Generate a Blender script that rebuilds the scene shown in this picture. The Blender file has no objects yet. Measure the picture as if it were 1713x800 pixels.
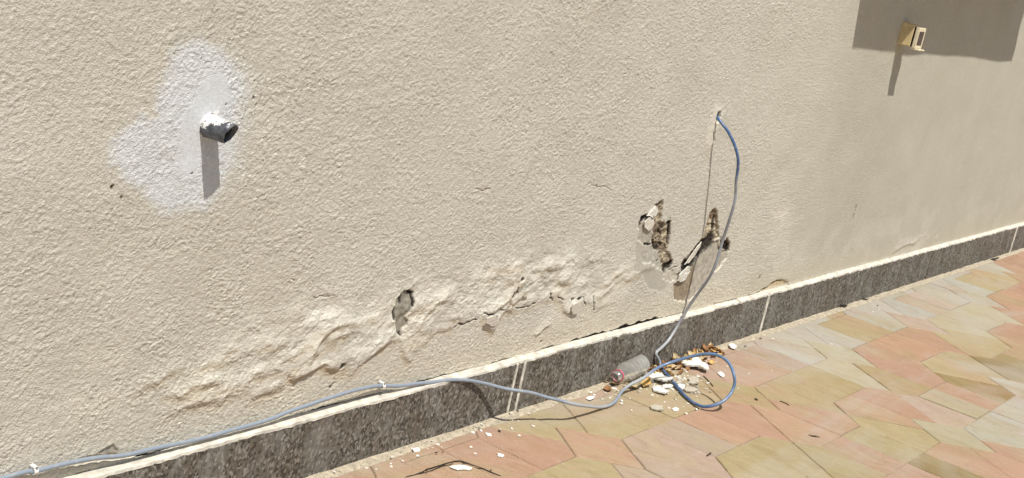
import bpy, bmesh, math, random
import numpy as np
from mathutils import Vector, Matrix
random.seed(7)
S = bpy.context.scene
COL = S.collection

# ------------------------------------------------------------------ camera
CAM = np.array([0.0, -1.62, 1.1706])
FPX = 2310.25                                    # focal length in photo pixels (photo 1713 x 800)
W = np.array([[0.5777244089449713, -0.08353520135849363, 0.8119460434309533],
              [-0.7908008409987111, -0.30365743218535035, 0.5314378550257131],
              [0.20215968239219934, -0.9491122346764872, -0.2414900180183227]])
cd = bpy.data.cameras.new('camera')
cam = bpy.data.objects.new('camera', cd)
COL.objects.link(cam)
cd.sensor_fit = 'HORIZONTAL'
cd.sensor_width = 36.0
cd.lens = FPX / 1713.0 * 36.0
cd.clip_start = 0.05
cd.clip_end = 2000
rm = Matrix(((W[0, 0], -W[0, 1], -W[0, 2]), (W[1, 0], -W[1, 1], -W[1, 2]), (W[2, 0], -W[2, 1], -W[2, 2])))
cam.matrix_world = Matrix.Translation(Vector(CAM)) @ rm.to_4x4()
S.camera = cam

# ------------------------------------------------------------------ world, sun, exposure
SUN = np.array([0.58, 1.0, -2.2])                # direction the light travels
wd = bpy.data.worlds.new('World')
S.world = wd
wd.use_nodes = True
nt = wd.node_tree
sky = nt.nodes.new('ShaderNodeTexSky')
sky.sky_type = 'NISHITA'
sky.sun_disc = False
sky.sun_elevation = math.atan2(2.2, math.hypot(0.58, 1.0))
sky.sun_rotation = math.atan2(-0.58, -1.0)
sky.air_density = 1.0
sky.dust_density = 2.0
bg = nt.nodes['Background']
bg.inputs['Strength'].default_value = 0.062
nt.links.new(sky.outputs[0], bg.inputs[0])
ld = bpy.data.lights.new('sun', 'SUN')
ld.energy = 3.75
ld.angle = math.radians(0.53)
ld.color = (1.0, 0.965, 0.90)
sun = bpy.data.objects.new('sun', ld)
COL.objects.link(sun)
sun.rotation_euler = Vector(SUN).to_track_quat('-Z', 'Y').to_euler()
sun.location = (-3, -5, 11)
S.view_settings.view_transform = 'Standard'
S.view_settings.look = 'None'
S.view_settings.gamma = 1.0
S.view_settings.exposure = 0.46
S.cycles.max_bounces = 8
S.cycles.transparent_max_bounces = 12

# ------------------------------------------------------------------ pixel -> place helpers (calibrated photo camera)
def ray(u, v):
    return W @ np.array([(u - 856.5) / FPX, (v - 400) / FPX, 1.0])
def on_y(u, v, y=0.0):
    d = ray(u, v)
    return CAM + (y - CAM[1]) / d[1] * d
def on_z(u, v, z=0.0):
    d = ray(u, v)
    return CAM + (z - CAM[2]) / d[2] * d
def proj(P):
    c = W.T @ (np.asarray(P, float) - CAM)
    return (856.5 + FPX * c[0] / c[2], 400 + FPX * c[1] / c[2], c[2])
def wp(u, v):
    P = on_y(u, v)
    return (P[0], P[2])

# ------------------------------------------------------------------ object helpers
def tag(o, label=None, cat=None, group=None, kind=None):
    if label: o['label'] = label
    if cat: o['category'] = cat
    if group: o['group'] = group
    if kind: o['kind'] = kind
    return o
def obj(name, me, mat=None, parent=None, loc=None):
    o = bpy.data.objects.new(name, me)
    COL.objects.link(o)
    if mat is not None and me is not None and not me.materials:
        me.materials.append(mat)
    if parent is not None: o.parent = parent
    if loc is not None: o.location = loc
    return o
def empty(name, loc=(0, 0, 0)):
    o = bpy.data.objects.new(name, None)
    COL.objects.link(o)
    o.location = loc
    o.empty_display_size = 0.05
    return o
def mesh(name, vs, fs, smooth=False):
    me = bpy.data.meshes.new(name)
    me.from_pydata([tuple(map(float, v)) for v in vs], [], fs)
    me.update()
    if smooth:
        me.polygons.foreach_set('use_smooth', [True] * len(me.polygons))
    return me
def bm_mesh(name, bm, smooth=False):
    me = bpy.data.meshes.new(name)
    bm.to_mesh(me)
    bm.free()
    if smooth:
        me.polygons.foreach_set('use_smooth', [True] * len(me.polygons))
    return me
def bm_box(bm, lo, hi, bev=0.0):
    r = bmesh.ops.create_cube(bm, size=1.0)
    vs = r['verts']
    lo = Vector(lo); hi = Vector(hi)
    for v in vs:
        v.co = Vector(((lo[i] + hi[i]) / 2 + v.co[i] * (hi[i] - lo[i])) for i in range(3))
    if bev > 0:
        es = list({e for v in vs for e in v.link_edges})
        bmesh.ops.bevel(bm, geom=es, offset=bev, segments=2, affect='EDGES', profile=0.6)
def rough_box(name, lo, hi, n, amp, seed, bev=0.003):
    """A slab cut along x into n steps with slightly uneven edges."""
    rnd = random.Random(seed)
    vs, fs = [], []
    (x0, y0, z0), (x1, y1, z1) = lo, hi
    for i in range(n + 1):
        x = x0 + (x1 - x0) * i / n
        j = lambda: rnd.uniform(-amp, amp)
        b = bev + abs(j()) * 0.5
        prof = [(y0, z0), (y0 + j() * 0.15, z1 - b), (y0 + b, z1 + j() * 0.2), (y1, z1 + j() * 0.2), (y1, z0)]
        for (y, z) in prof: vs.append((x, y, z))
    for i in range(n):
        for k in range(5):
            a = i * 5 + k; b2 = i * 5 + (k + 1) % 5
            fs.append((a, a + 5, b2 + 5, b2))
    fs.append((0, 1, 2, 3, 4))
    o = n * 5
    fs.append((o + 4, o + 3, o + 2, o + 1, o))
    return mesh(name, vs, fs)

# ------------------------------------------------------------------ numpy noise
_rng = np.random.default_rng(11)
_T = _rng.random((256, 256)).astype(np.float32)
def vn(x, y, seed=0):
    x = np.asarray(x, np.float64) + seed * 17.37
    y = np.asarray(y, np.float64) + seed * 31.71
    ix = np.floor(x).astype(np.int64); iy = np.floor(y).astype(np.int64)
    fx = (x - ix).astype(np.float32); fy = (y - iy).astype(np.float32)
    fx = fx * fx * fx * (fx * (fx * 6 - 15) + 10)
    fy = fy * fy * fy * (fy * (fy * 6 - 15) + 10)
    ix &= 255; iy &= 255; jx = (ix + 1) & 255; jy = (iy + 1) & 255
    a = _T[ix, iy]; b = _T[jx, iy]; c = _T[ix, jy]; d = _T[jx, jy]
    return (a + (b - a) * fx + (c - a) * fy + (a - b - c + d) * fx * fy) * 2 - 1
def fbm(x, y, oct=3, seed=0, gain=0.5):
    s = 0; a = 1; t = 0
    for k in range(oct):
        s = s + a * vn(x * 2 ** k, y * 2 ** k, seed + k * 3)
        t += a; a *= gain
    return s / t
def sstep(a, b, x):
    t = np.clip((x - a) / (b - a), 0, 1)
    return t * t * (3 - 2 * t)
def poly_sd(X, Z, P):
    """signed distance to polygon P, positive inside"""
    d2 = np.full(X.shape, 1e9); ins = np.zeros(X.shape, bool)
    n = len(P)
    for i in range(n):
        (ax, az), (bx, bz) = P[i], P[(i + 1) % n]
        ex, ez = bx - ax, bz - az
        t = np.clip(((X - ax) * ex + (Z - az) * ez) / (ex * ex + ez * ez + 1e-12), 0, 1)
        d2 = np.minimum(d2, (X - ax - t * ex) ** 2 + (Z - az - t * ez) ** 2)
        c = (az > Z) != (bz > Z)
        xi = ax + (Z - az) / (ez if abs(ez) > 1e-12 else 1e-12) * ex
        ins ^= c & (X < xi)
    d = np.sqrt(d2)
    return np.where(ins, d, -d)
def line_d(X, Z, P):
    d2 = np.full(X.shape, 1e9)
    for (ax, az), (bx, bz) in zip(P, P[1:]):
        ex, ez = bx - ax, bz - az
        t = np.clip(((X - ax) * ex + (Z - az) * ez) / (ex * ex + ez * ez + 1e-12), 0, 1)
        d2 = np.minimum(d2, (X - ax - t * ex) ** 2 + (Z - az - t * ez) ** 2)
    return np.sqrt(d2)

# ------------------------------------------------------------------ materials
def new_mat(name):
    m = bpy.data.materials.new(name)
    m.use_nodes = True
    t = m.node_tree
    return m, t, t.nodes['Principled BSDF']
def N(t, typ, **kw):
    n = t.nodes.new(typ)
    for k, v in kw.items():
        if k in ('op',): n.operation = v
        elif hasattr(n, k): setattr(n, k, v)
        else: n.inputs[k].default_value = v
    return n
def noise(t, scale, detail=3, rough=0.55, vec=None, dist=0.0):
    n = t.nodes.new('ShaderNodeTexNoise')
    n.inputs['Scale'].default_value = scale
    n.inputs['Detail'].default_value = detail
    n.inputs['Roughness'].default_value = rough
    n.inputs['Distortion'].default_value = dist
    if vec is not None: t.links.new(vec, n.inputs['Vector'])
    return n.outputs['Fac']
def ramp(t, fac, stops, interp='LINEAR'):
    r = t.nodes.new('ShaderNodeValToRGB')
    r.color_ramp.interpolation = interp
    e = r.color_ramp.elements
    while len(e) < len(stops): e.new(0.5)
    for q, (p, c) in zip(e, stops):
        q.position = p
        q.color = (*c, 1) if len(c) == 3 else c
    t.links.new(fac, r.inputs[0])
    return r.outputs[0]
def mix(t, fac, a, b, mode='MIX'):
    m = t.nodes.new('ShaderNodeMix')
    m.data_type = 'RGBA'
    m.blend_type = mode
    for s, v in ((0, fac), (6, a), (7, b)):
        if isinstance(v, (int, float)): m.inputs[s].default_value = v
        elif isinstance(v, tuple): m.inputs[s].default_value = (*v, 1)
        else: t.links.new(v, m.inputs[s])
    return m.outputs[2]
def world_pos(t):
    return t.nodes.new('ShaderNodeNewGeometry').outputs['Position']
def scaled(t, vec, sc, rot=(0, 0, 0)):
    mp = t.nodes.new('ShaderNodeMapping')
    mp.inputs['Scale'].default_value = sc
    mp.inputs['Rotation'].default_value = rot
    t.links.new(vec, mp.inputs['Vector'])
    return mp.outputs[0]
def bump(t, bsdf, h, dist, strength=1.0):
    b = t.nodes.new('ShaderNodeBump')
    b.inputs['Distance'].default_value = dist
    b.inputs['Strength'].default_value = strength
    t.links.new(h, b.inputs['Height'])
    t.links.new(b.outputs[0], bsdf.inputs['Normal'])
    return b
def simple(name, col, rough=0.8, var=0.15, scale=60, bmp=0.0, spec=0.3):
    m, t, b = new_mat(name)
    p = world_pos(t)
    f = noise(t, scale, 4, 0.6, p)
    lo = tuple(c * (1 - var) for c in col); hi = tuple(min(1, c * (1 + var)) for c in col)
    t.links.new(ramp(t, f, [(0.3, lo), (0.7, hi)]), b.inputs['Base Color'])
    b.inputs['Roughness'].default_value = rough
    b.inputs['Specular IOR Level'].default_value = spec
    if bmp: bump(t, b, f, bmp)
    return m

# painted stucco: colour comes from the 'tint' attribute (paint, bare plaster, stains, shade below the blisters), grain from bump
M_wall, t, b = new_mat('painted_stucco')
p = world_pos(t)
at = N(t, 'ShaderNodeAttribute', attribute_name='tint')
gr = N(t, 'ShaderNodeAttribute', attribute_name='grain')
f1 = noise(t, 170, 3, 0.6, p)
f2 = noise(t, 5, 5, 0.6, p)
f3 = noise(t, 55, 3, 0.7, p)
c = mix(t, 1.0, at.outputs['Color'], ramp(t, f1, [(0.3, (0.90, 0.90, 0.89)), (0.7, (1.08, 1.08, 1.08))]), 'MULTIPLY')
c = mix(t, 1.0, c, ramp(t, f2, [(0.3, (0.95, 0.945, 0.935)), (0.7, (1.03, 1.03, 1.03))]), 'MULTIPLY')
c = mix(t, 1.0, c, ramp(t, f3, [(0.3, (0.95, 0.95, 0.945)), (0.7, (1.04, 1.04, 1.04))]), 'MULTIPLY')
t.links.new(c, b.inputs['Base Color'])
b.inputs['Roughness'].default_value = 0.85
b.inputs['Specular IOR Level'].default_value = 0.25
h1 = noise(t, 360, 3, 0.6, p)
mm = N(t, 'ShaderNodeMath', op='MULTIPLY')
t.links.new(h1, mm.inputs[0]); t.links.new(gr.outputs['Fac'], mm.inputs[1])
bump(t, b, mm.outputs[0], 0.0042)

# granite skirting
M_gran, t, b = new_mat('flamed_granite')
p = world_pos(t)
ps = scaled(t, p, (1.0, 1.0, 0.8), (0, 0.5, 0))
f1 = noise(t, 150, 5, 0.75, ps)
f2 = noise(t, 420, 2, 0.6, p)
f3 = noise(t, 9, 4, 0.6, p)
c = ramp(t, f1, [(0.34, (0.02, 0.018, 0.015)), (0.45, (0.105, 0.095, 0.076)), (0.56, (0.19, 0.173, 0.14)), (0.68, (0.38, 0.35, 0.29))])
vo = t.nodes.new('ShaderNodeTexVoronoi'); vo.inputs['Scale'].default_value = 190
t.links.new(ps, vo.inputs['Vector'])
sx_ = N(t, 'ShaderNodeSeparateColor'); t.links.new(vo.outputs['Color'], sx_.inputs[0])
cg = ramp(t, sx_.outputs[0], [(0.0, (0.025, 0.022, 0.018)), (0.22, (0.06, 0.05, 0.04)), (0.3, (0.16, 0.145, 0.12)), (0.62, (0.20, 0.185, 0.158)), (0.7, (0.19, 0.15, 0.115)), (0.84, (0.34, 0.325, 0.285)), (1.0, (0.45, 0.43, 0.385))])
c = mix(t, 0.75, c, cg)
c = mix(t, ramp(t, f2, [(0.5, (0, 0, 0)), (0.64, (0.5, 0.5, 0.5))]), c, (0.08, 0.062, 0.045))
c = mix(t, 1.0, c, ramp(t, f3, [(0.3, (0.85, 0.78, 0.70)), (0.5, (1.0, 0.98, 0.95)), (0.7, (1.2, 1.2, 1.2))]), 'MULTIPLY')
dirt = noise(t, 14, 5, 0.65, scaled(t, p, (1.4, 1.0, 0.55), (0, 0.35, 0)))
c = mix(t, ramp(t, dirt, [(0.50, (0, 0, 0)), (0.75, (0.6, 0.6, 0.6))]), c, (0.38, 0.37, 0.335))
c = mix(t, 1.0, c, (0.78, 0.78, 0.785), 'MULTIPLY')
t.links.new(c, b.inputs['Base Color'])
b.inputs['Roughness'].default_value = 0.7
b.inputs['Specular IOR Level'].default_value = 0.4
bump(t, b, f1, 0.0016)

# pavers: colour of each paver from its object colour, mottled, streaked like slate and dusted
M_pav, t, b = new_mat('stamped_slate_paver')
p = world_pos(t)
oi = t.nodes.new('ShaderNodeObjectInfo')
rot = (0, 0, 0.12)
st = scaled(t, p, (1.0, 0.38, 1.0), (0, 0, 0.35))
s1 = noise(t, 26, 7, 0.66, st, 1.4)
s2 = noise(t, 6.5, 4, 0.6, scaled(t, p, (1.0, 0.45, 1.0), (0, 0, 0.2)), 0.8)
s3 = noise(t, 240, 3, 0.7, p)
s4 = noise(t, 3.2, 5, 0.55, scaled(t, p, (0.8, 0.6, 1.0), (0, 0, 0.5)), 1.0)
c = oi.outputs['Color']
c = mix(t, ramp(t, s2, [(0.42, (0, 0, 0)), (0.60, (0.42, 0.42, 0.42))]), c, mix(t, ramp(t, s4, [(0.44, (0, 0, 0)), (0.56, (1, 1, 1))]), (0.43, 0.285, 0.20), (0.41, 0.35, 0.205)))
c = mix(t, 1.0, c, ramp(t, s1, [(0.25, (0.84, 0.81, 0.76)), (0.48, (1, 1, 1)), (0.75, (1.06, 1.06, 1.07))]), 'MULTIPLY')
c = mix(t, 1.0, c, ramp(t, s3, [(0.25, (0.86, 0.86, 0.86)), (0.7, (1.1, 1.1, 1.1))]), 'MULTIPLY')
c = mix(t, ramp(t, s1, [(0.58, (0, 0, 0)), (0.76, (0.35, 0.35, 0.35))]), c, (0.52, 0.47, 0.385))
c = mix(t, ramp(t, noise(t, 2.1, 5, 0.6, scaled(t, p, (0.5, 1.0, 1.0), (0, 0, 0.6)), 1.5), [(0.47, (0, 0, 0)), (0.66, (0.5, 0.5, 0.5))]), c, (0.46, 0.43, 0.375))
c = mix(t, 1.0, c, (0.83, 0.815, 0.80), 'MULTIPLY')
st_ = noise(t, 5.0, 6, 0.6, scaled(t, p, (1.0, 0.4, 1.0), (0, 0, 0.35)), 1.2)
c = mix(t, ramp(t, st_, [(0.56, (0, 0, 0)), (0.70, (0.5, 0.5, 0.5))]), c, (0.26, 0.20, 0.095))
b.inputs['Roughness'].default_value = 0.82
b.inputs['Specular IOR Level'].default_value = 0.25
t.links.new(c, b.inputs['Base Color'])
hh = N(t, 'ShaderNodeMath', op='ADD')
t.links.new(s1, hh.inputs[0])
h3 = N(t, 'ShaderNodeMath', op='MULTIPLY'); h3.inputs[1].default_value = 0.3
t.links.new(s3, h3.inputs[0]); t.links.new(h3.outputs[0], hh.inputs[1])
bump(t, b, hh.outputs[0], 0.0045)

M_joint = simple('sandy_joint', (0.33, 0.265, 0.185), 0.95, 0.35, 220, 0.003)
M_mortar = simple('white_mortar', (0.585, 0.55, 0.47), 0.9, 0.3, 38, 0.006)
M_grout = simple('pale_grout', (0.47, 0.43, 0.36), 0.9, 0.25, 160, 0.003)
M_strip = simple('cement_fillet', (0.40, 0.345, 0.255), 0.9, 0.3, 70, 0.006)
M_sand = simple('dusty_ground', (0.40, 0.32, 0.22), 0.95, 0.15, 4, 0.0)
M_plast = simple('white_plaster_chunk', (0.78, 0.765, 0.70), 0.9, 0.12, 140, 0.004)
M_plastg = simple('grey_plaster_chunk', (0.46, 0.42, 0.34), 0.9, 0.2, 140, 0.004)
M_flake = simple('paint_flake', (0.66, 0.62, 0.54), 0.8, 0.12, 120, 0.002)
M_greyp = simple('bare_render', (0.37, 0.335, 0.275), 0.9, 0.2, 120, 0.003)
M_leaf = simple('dry_brown_leaf', (0.24, 0.12, 0.05), 0.7, 0.5, 45, 0.002)
M_leaf2 = simple('dry_yellow_leaf', (0.52, 0.33, 0.11), 0.65, 0.35, 50, 0.002)
M_leaf3 = simple('dry_tan_leaf', (0.46, 0.36, 0.21), 0.7, 0.3, 50, 0.002)
M_twig = simple('dark_twig', (0.07, 0.05, 0.03), 0.8, 0.3, 90)
M_black = simple('black_dirt', (0.03, 0.024, 0.018), 0.9, 0.4, 90)
M_clip = simple('white_plastic_clip', (0.75, 0.73, 0.70), 0.4, 0.05, 60)
M_nail = simple('steel_nail', (0.28, 0.26, 0.24), 0.4, 0.2, 60)
M_cream = simple('aged_cream_plastic', (0.60, 0.48, 0.26), 0.5, 0.16, 70, 0.0006)
M_creamf = simple('cream_cover_plastic', (0.70, 0.62, 0.44), 0.45, 0.1, 70)
M_dark = simple('dark_gasket', (0.02, 0.016, 0.012), 0.7, 0.2, 60)
M_rocker = simple('brown_smoked_window', (0.10, 0.075, 0.062), 0.6, 0.2, 40, 0, 0.15)
M_pink = simple('pink_ring_plastic', (0.56, 0.11, 0.165), 0.4, 0.2, 60)
M_box = simple('painted_bay', (0.55, 0.47, 0.36), 0.85, 0.06, 30)
M_alu = simple('brown_window_frame', (0.10, 0.07, 0.05), 0.4, 0.1, 30)

# cable: faded grey to blue along its length through a colour attribute
M_cable, t, b = new_mat('cable_sheath')
at = N(t, 'ShaderNodeAttribute', attribute_name='tint')
p = world_pos(t)
f = noise(t, 70, 4, 0.65, p)
c = mix(t, ramp(t, f, [(0.52, (0, 0, 0)), (0.75, (0.5, 0.5, 0.5))]), at.outputs['Color'], (0.42, 0.40, 0.36))
t.links.new(c, b.inputs['Base Color'])
b.inputs['Roughness'].default_value = 0.32
b.inputs['Specular IOR Level'].default_value = 0.45

# pipe: black plastic splashed with white paint
M_pipe, t, b = new_mat('painted_black_pipe')
p = world_pos(t)
geo = t.nodes.new('ShaderNodeTexCoord')
sep = N(t, 'ShaderNodeSeparateXYZ'); t.links.new(geo.outputs['Object'], sep.inputs[0])
f = noise(t, 95, 6, 0.75, p, 0.5)
a1 = N(t, 'ShaderNodeMath', op='MULTIPLY_ADD'); a1.inputs[1].default_value = 13.0; t.links.new(sep.outputs['Z'], a1.inputs[0]); t.links.new(f, a1.inputs[2])
a2 = N(t, 'ShaderNodeMath', op='MULTIPLY_ADD'); a2.inputs[1].default_value = 4.5; t.links.new(sep.outputs['Y'], a2.inputs[0]); t.links.new(a1.outputs[0], a2.inputs[2])
msk = ramp(t, a2.outputs[0], [(0.485, (0, 0, 0)), (0.515, (1, 1, 1))])
c = mix(t, msk, ramp(t, f, [(0.35, (0.03, 0.034, 0.042)), (0.65, (0.13, 0.14, 0.16))]), (0.74, 0.735, 0.72))
t.links.new(c, b.inputs['Base Color'])
b.inputs['Roughness'].default_value = 0.35
bump(t, b, msk, 0.001)

# bottle: thin dusty clear plastic
M_bot = bpy.data.materials.new('dusty_clear_plastic'); M_bot.use_nodes = True
t = M_bot.node_tree
t.nodes.remove(t.nodes['Principled BSDF'])
out = t.nodes['Material Output']
tr = t.nodes.new('ShaderNodeBsdfTransparent'); tr.inputs[0].default_value = (0.95, 0.955, 0.94, 1)
gl = t.nodes.new('ShaderNodeBsdfGlossy'); gl.inputs['Roughness'].default_value = 0.12
df = t.nodes.new('ShaderNodeBsdfDiffuse'); df.inputs[0].default_value = (0.86, 0.85, 0.79, 1)
fr = t.nodes.new('ShaderNodeFresnel'); fr.inputs[0].default_value = 1.42
p = world_pos(t)
f = noise(t, 13, 4, 0.6, p)
tl = t.nodes.new('ShaderNodeBsdfTranslucent'); tl.inputs[0].default_value = (0.86, 0.85, 0.79, 1)
md = t.nodes.new('ShaderNodeMixShader'); md.inputs[0].default_value = 0.5
t.links.new(df.outputs[0], md.inputs[1]); t.links.new(tl.outputs[0], md.inputs[2])
m1 = t.nodes.new('ShaderNodeMixShader'); m2 = t.nodes.new('ShaderNodeMixShader')
lw = t.nodes.new('ShaderNodeLayerWeight'); lw.inputs['Blend'].default_value = 0.45
dm = N(t, 'ShaderNodeMath', op='MULTIPLY_ADD'); dm.inputs[1].default_value = 0.55
t.links.new(lw.outputs['Facing'], dm.inputs[0]); t.links.new(ramp(t, f, [(0.35, (0.03, 0.03, 0.03)), (0.7, (0.32, 0.32, 0.32))]), dm.inputs[2])
t.links.new(dm.outputs[0], m1.inputs[0])
t.links.new(tr.outputs[0], m1.inputs[1]); t.links.new(md.outputs[0], m1.inputs[2])
t.links.new(fr.outputs[0], m2.inputs[0]); t.links.new(m1.outputs[0], m2.inputs[1]); t.links.new(gl.outputs[0], m2.inputs[2])
t.links.new(m2.outputs[0], out.inputs[0])

M_glass, t, b = new_mat('window_glass')
b.inputs['Base Color'].default_value = (0.03, 0.04, 0.045, 1)
b.inputs['Roughness'].default_value = 0.05

# ------------------------------------------------------------------ ground sheet
def sheet(name, x0, x1, y0, y1, z, mat):
    return obj(name, mesh(name, [(x0, y0, z), (x1, y0, z), (x1, y1, z), (x0, y1, z)], [(0, 1, 2, 3)]), mat)
g = sheet('ground', -300, 300, -300, 300, -0.03, M_sand); tag(g, kind='structure')
pv = sheet('pavement', -4.0, 13.0, -5.0, 0.05, -0.0036, M_joint); tag(pv, kind='structure')

# ------------------------------------------------------------------ wall: uneven painted render with blisters and fallen plaster
def spaced(*segs):
    out = []
    for a, b_, s in segs:
        n = max(1, int(round((b_ - a) / s)))
        out += list(np.linspace(a, b_, n, endpoint=False))
    return np.array(out + [segs[-1][1]])
gx = spaced((-4.0, 0.9, 0.07), (0.9, 1.08, 0.01), (1.08, 1.6, 0.0019), (1.6, 2.6, 0.0022), (2.6, 3.75, 0.0029), (3.75, 7.2, 0.0085), (7.2, 13.0, 0.08))
gz = spaced((-0.02, 0.12, 0.02), (0.12, 0.15, 0.0012), (0.15, 0.52, 0.0016), (0.52, 1.02, 0.0019), (1.02, 1.25, 0.004), (1.25, 3.6, 0.05))
XX, ZZ = np.meshgrid(gx, gz, indexing='ij')
res = sstep(0.9, 1.08, XX) * (1 - sstep(3.6, 4.6, XX)) * (1 - sstep(1.05, 1.2, ZZ))

D = 0.0032 * fbm(XX * 1.9, ZZ * 2.4, 2, 1) + 0.0016 * fbm(XX * 9, ZZ * 9, 2, 2)
D = np.where(ZZ > 1.3, D * 0.5, D)
# roughcast grain: small flattened lumps
wx = XX + 0.004 * vn(XX * 60, ZZ * 60, 21); wz = ZZ + 0.004 * vn(XX * 60, ZZ * 60, 22)
n1 = vn(wx * 200, wz * 225, 5)
n2 = vn(wx * 350, wz * 400, 6)
n3 = vn(wx * 95, wz * 100, 7)
n4 = vn(XX * 30, ZZ * 30, 8)
lump = np.clip((0.5 * n1 + 0.65 * n2 + 0.3 * n3) * (0.85 + 0.45 * n4) + 0.12, -0.22, 0.75)
grain = (0.0015 + 0.0005 * fbm(XX * 2.2, ZZ * 2.2, 3, 9)) * lump

smooth = np.zeros_like(XX)      # where the grain is trowelled or painted flat
PAINT = np.array([0.56, 0.528, 0.455])
tint = np.ones(XX.shape + (3,)) * PAINT
def blend(mask, colr, amt=1.0):
    global tint
    m = np.clip(mask * amt, 0, 1)[..., None]
    tint = tint * (1 - m) + np.array(colr) * m

# faint age: vertical run-off streaks to the right, pale wash low down
stk = fbm(XX * 7, ZZ * 0.8, 3, 31)
blend(sstep(0.0, 0.7, stk) * sstep(2.9, 4.2, XX), (0.51, 0.46, 0.35), 0.35)
blend(sstep(2.6, 5.0, XX), (0.585, 0.555, 0.45), 0.7)
blend(sstep(0.05, 0.6, fbm(XX * 1.1, ZZ * 1.6, 3, 33)), (0.53, 0.49, 0.40), 0.4)
lowband = (1 - sstep(0.22, 0.42, ZZ + 0.05 * fbm(XX * 6, ZZ * 6, 2, 34)))
blend(lowband * sstep(-0.1, 0.5, fbm(XX * 8, ZZ * 12, 3, 35)), (0.67, 0.63, 0.53), 0.55)
blend((1 - sstep(0.15, 0.24, ZZ)) * sstep(1.5, 1.9, XX), (0.58, 0.51, 0.39), 0.45)

def region(px, pad=0.08):
    P = [wp(u, v) for (u, v) in px]
    xs = [q[0] for q in P]; zs = [q[1] for q in P]
    i0, i1 = np.searchsorted(gx, [min(xs) - pad, max(xs) + pad])
    k0, k1 = np.searchsorted(gz, [min(zs) - pad, max(zs) + pad])
    return P, (slice(i0, i1), slice(k0, k1))

# --- blistering: a wandering lower lip of bulged paint, hollow below
lip = [(262, 700), (300, 690), (324, 680), (340, 671), (368, 673), (380, 661), (396, 656), (428, 662), (460, 652), (476, 640),
       (482, 622), (492, 632), (516, 618), (540, 613), (560, 622), (588, 619), (604, 610), (628, 588), (650, 575), (668, 570), (676, 588), (686, 601),
       (700, 583), (712, 570), (736, 546), (755, 548), (782, 533), (800, 528), (812, 545), (824, 556), (832, 535), (846, 516), (866, 518), (884, 514), (902, 503),
       (922, 498), (940, 502), (948, 526), (962, 508), (985, 500), (997, 516), (1020, 505), (1060, 500)]
amp = [0, 3, 7, 9, 9, 9, 6, 7, 7, 6, 9, 12, 12, 10, 11, 11, 10, 11, 11, 10, 9, 10, 9, 7, 7, 7, 6, 5, 8, 9, 7, 6, 5, 5, 3, 4, 5, 8, 6, 3, 4, 2, 0]
L = sorted(zip([wp(*q)[0] for q in lip], [wp(*q)[1] for q in lip], amp))
lx = np.array([q[0] for q in L]); lz = np.array([q[1] for q in L]); la = np.array([q[2] for q in L]) * 0.00078
ua = XX * 0.89 + ZZ * 0.45; ub = -XX * 0.45 + ZZ * 0.89
zc = np.interp(XX, lx, lz) + 0.007 * vn(ua * 16, ub * 30, 41) + 0.0035 * vn(ua * 45, ub * 75, 42)
A = np.interp(XX, lx, la, left=0, right=0) * np.clip(0.72 + 0.75 * vn(XX * 14, ZZ * 14, 43), 0.15, 1.15)
u = ZZ - zc
B1 = A * sstep(-0.012, 0.008, u) * np.exp(-np.clip(u, 0, 9) / (0.04 + 0.03 * vn(ua * 9, ub * 9, 44)))
D += B1
# second, higher ridge
def ridge(px, h, w, drop=0.012, seed=50, jit=0.004):
    global D, tint
    P, sl = region(px, 0.15)
    xs = np.array([q[0] for q in P]); zs = np.array([q[1] for q in P]); o = np.argsort(xs)
    X, Z = XX[sl], ZZ[sl]
    z0 = np.interp(X, xs[o], zs[o]) + jit * vn(X * 30, Z * 40, seed)
    span = xs.max() - xs.min()
    tp = sstep(xs.min() - 0.02, xs.min() + span * 0.25, X) * (1 - sstep(xs.max() - span * 0.25, xs.max() + 0.02, X))
    uu = Z - z0
    D[sl] += h * tp * sstep(-drop, drop * 0.6, uu) * np.exp(-np.clip(uu, 0, 9) / w)
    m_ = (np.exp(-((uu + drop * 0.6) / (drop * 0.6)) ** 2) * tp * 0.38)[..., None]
    tint[sl] = tint[sl] * (1 - m_) + np.array((0.49, 0.38, 0.23)) * m_  # tan painted below the ridge for its shaded underside
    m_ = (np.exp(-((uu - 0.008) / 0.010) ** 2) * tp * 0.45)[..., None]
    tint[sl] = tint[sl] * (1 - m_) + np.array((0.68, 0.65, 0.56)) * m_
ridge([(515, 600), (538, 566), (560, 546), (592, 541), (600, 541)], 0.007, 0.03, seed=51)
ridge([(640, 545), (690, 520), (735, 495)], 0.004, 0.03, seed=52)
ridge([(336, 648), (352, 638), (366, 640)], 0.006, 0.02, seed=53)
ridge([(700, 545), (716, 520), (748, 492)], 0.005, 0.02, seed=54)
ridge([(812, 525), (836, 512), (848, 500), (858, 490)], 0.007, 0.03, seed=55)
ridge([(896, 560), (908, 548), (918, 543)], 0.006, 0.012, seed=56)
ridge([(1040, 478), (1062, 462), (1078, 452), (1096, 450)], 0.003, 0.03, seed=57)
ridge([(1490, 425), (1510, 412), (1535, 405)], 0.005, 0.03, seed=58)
_rr = random.Random(19)
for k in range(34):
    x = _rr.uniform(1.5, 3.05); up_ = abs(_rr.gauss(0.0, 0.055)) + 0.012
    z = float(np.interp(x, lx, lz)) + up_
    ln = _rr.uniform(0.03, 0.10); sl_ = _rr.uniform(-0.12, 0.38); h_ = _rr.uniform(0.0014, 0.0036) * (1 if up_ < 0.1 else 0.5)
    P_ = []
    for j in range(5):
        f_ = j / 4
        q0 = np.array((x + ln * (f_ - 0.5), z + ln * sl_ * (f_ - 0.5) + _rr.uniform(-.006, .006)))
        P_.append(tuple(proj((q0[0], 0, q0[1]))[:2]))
    ridge(P_, h_, _rr.uniform(0.012, 0.03), 0.011, 300 + k, 0.003)
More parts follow.
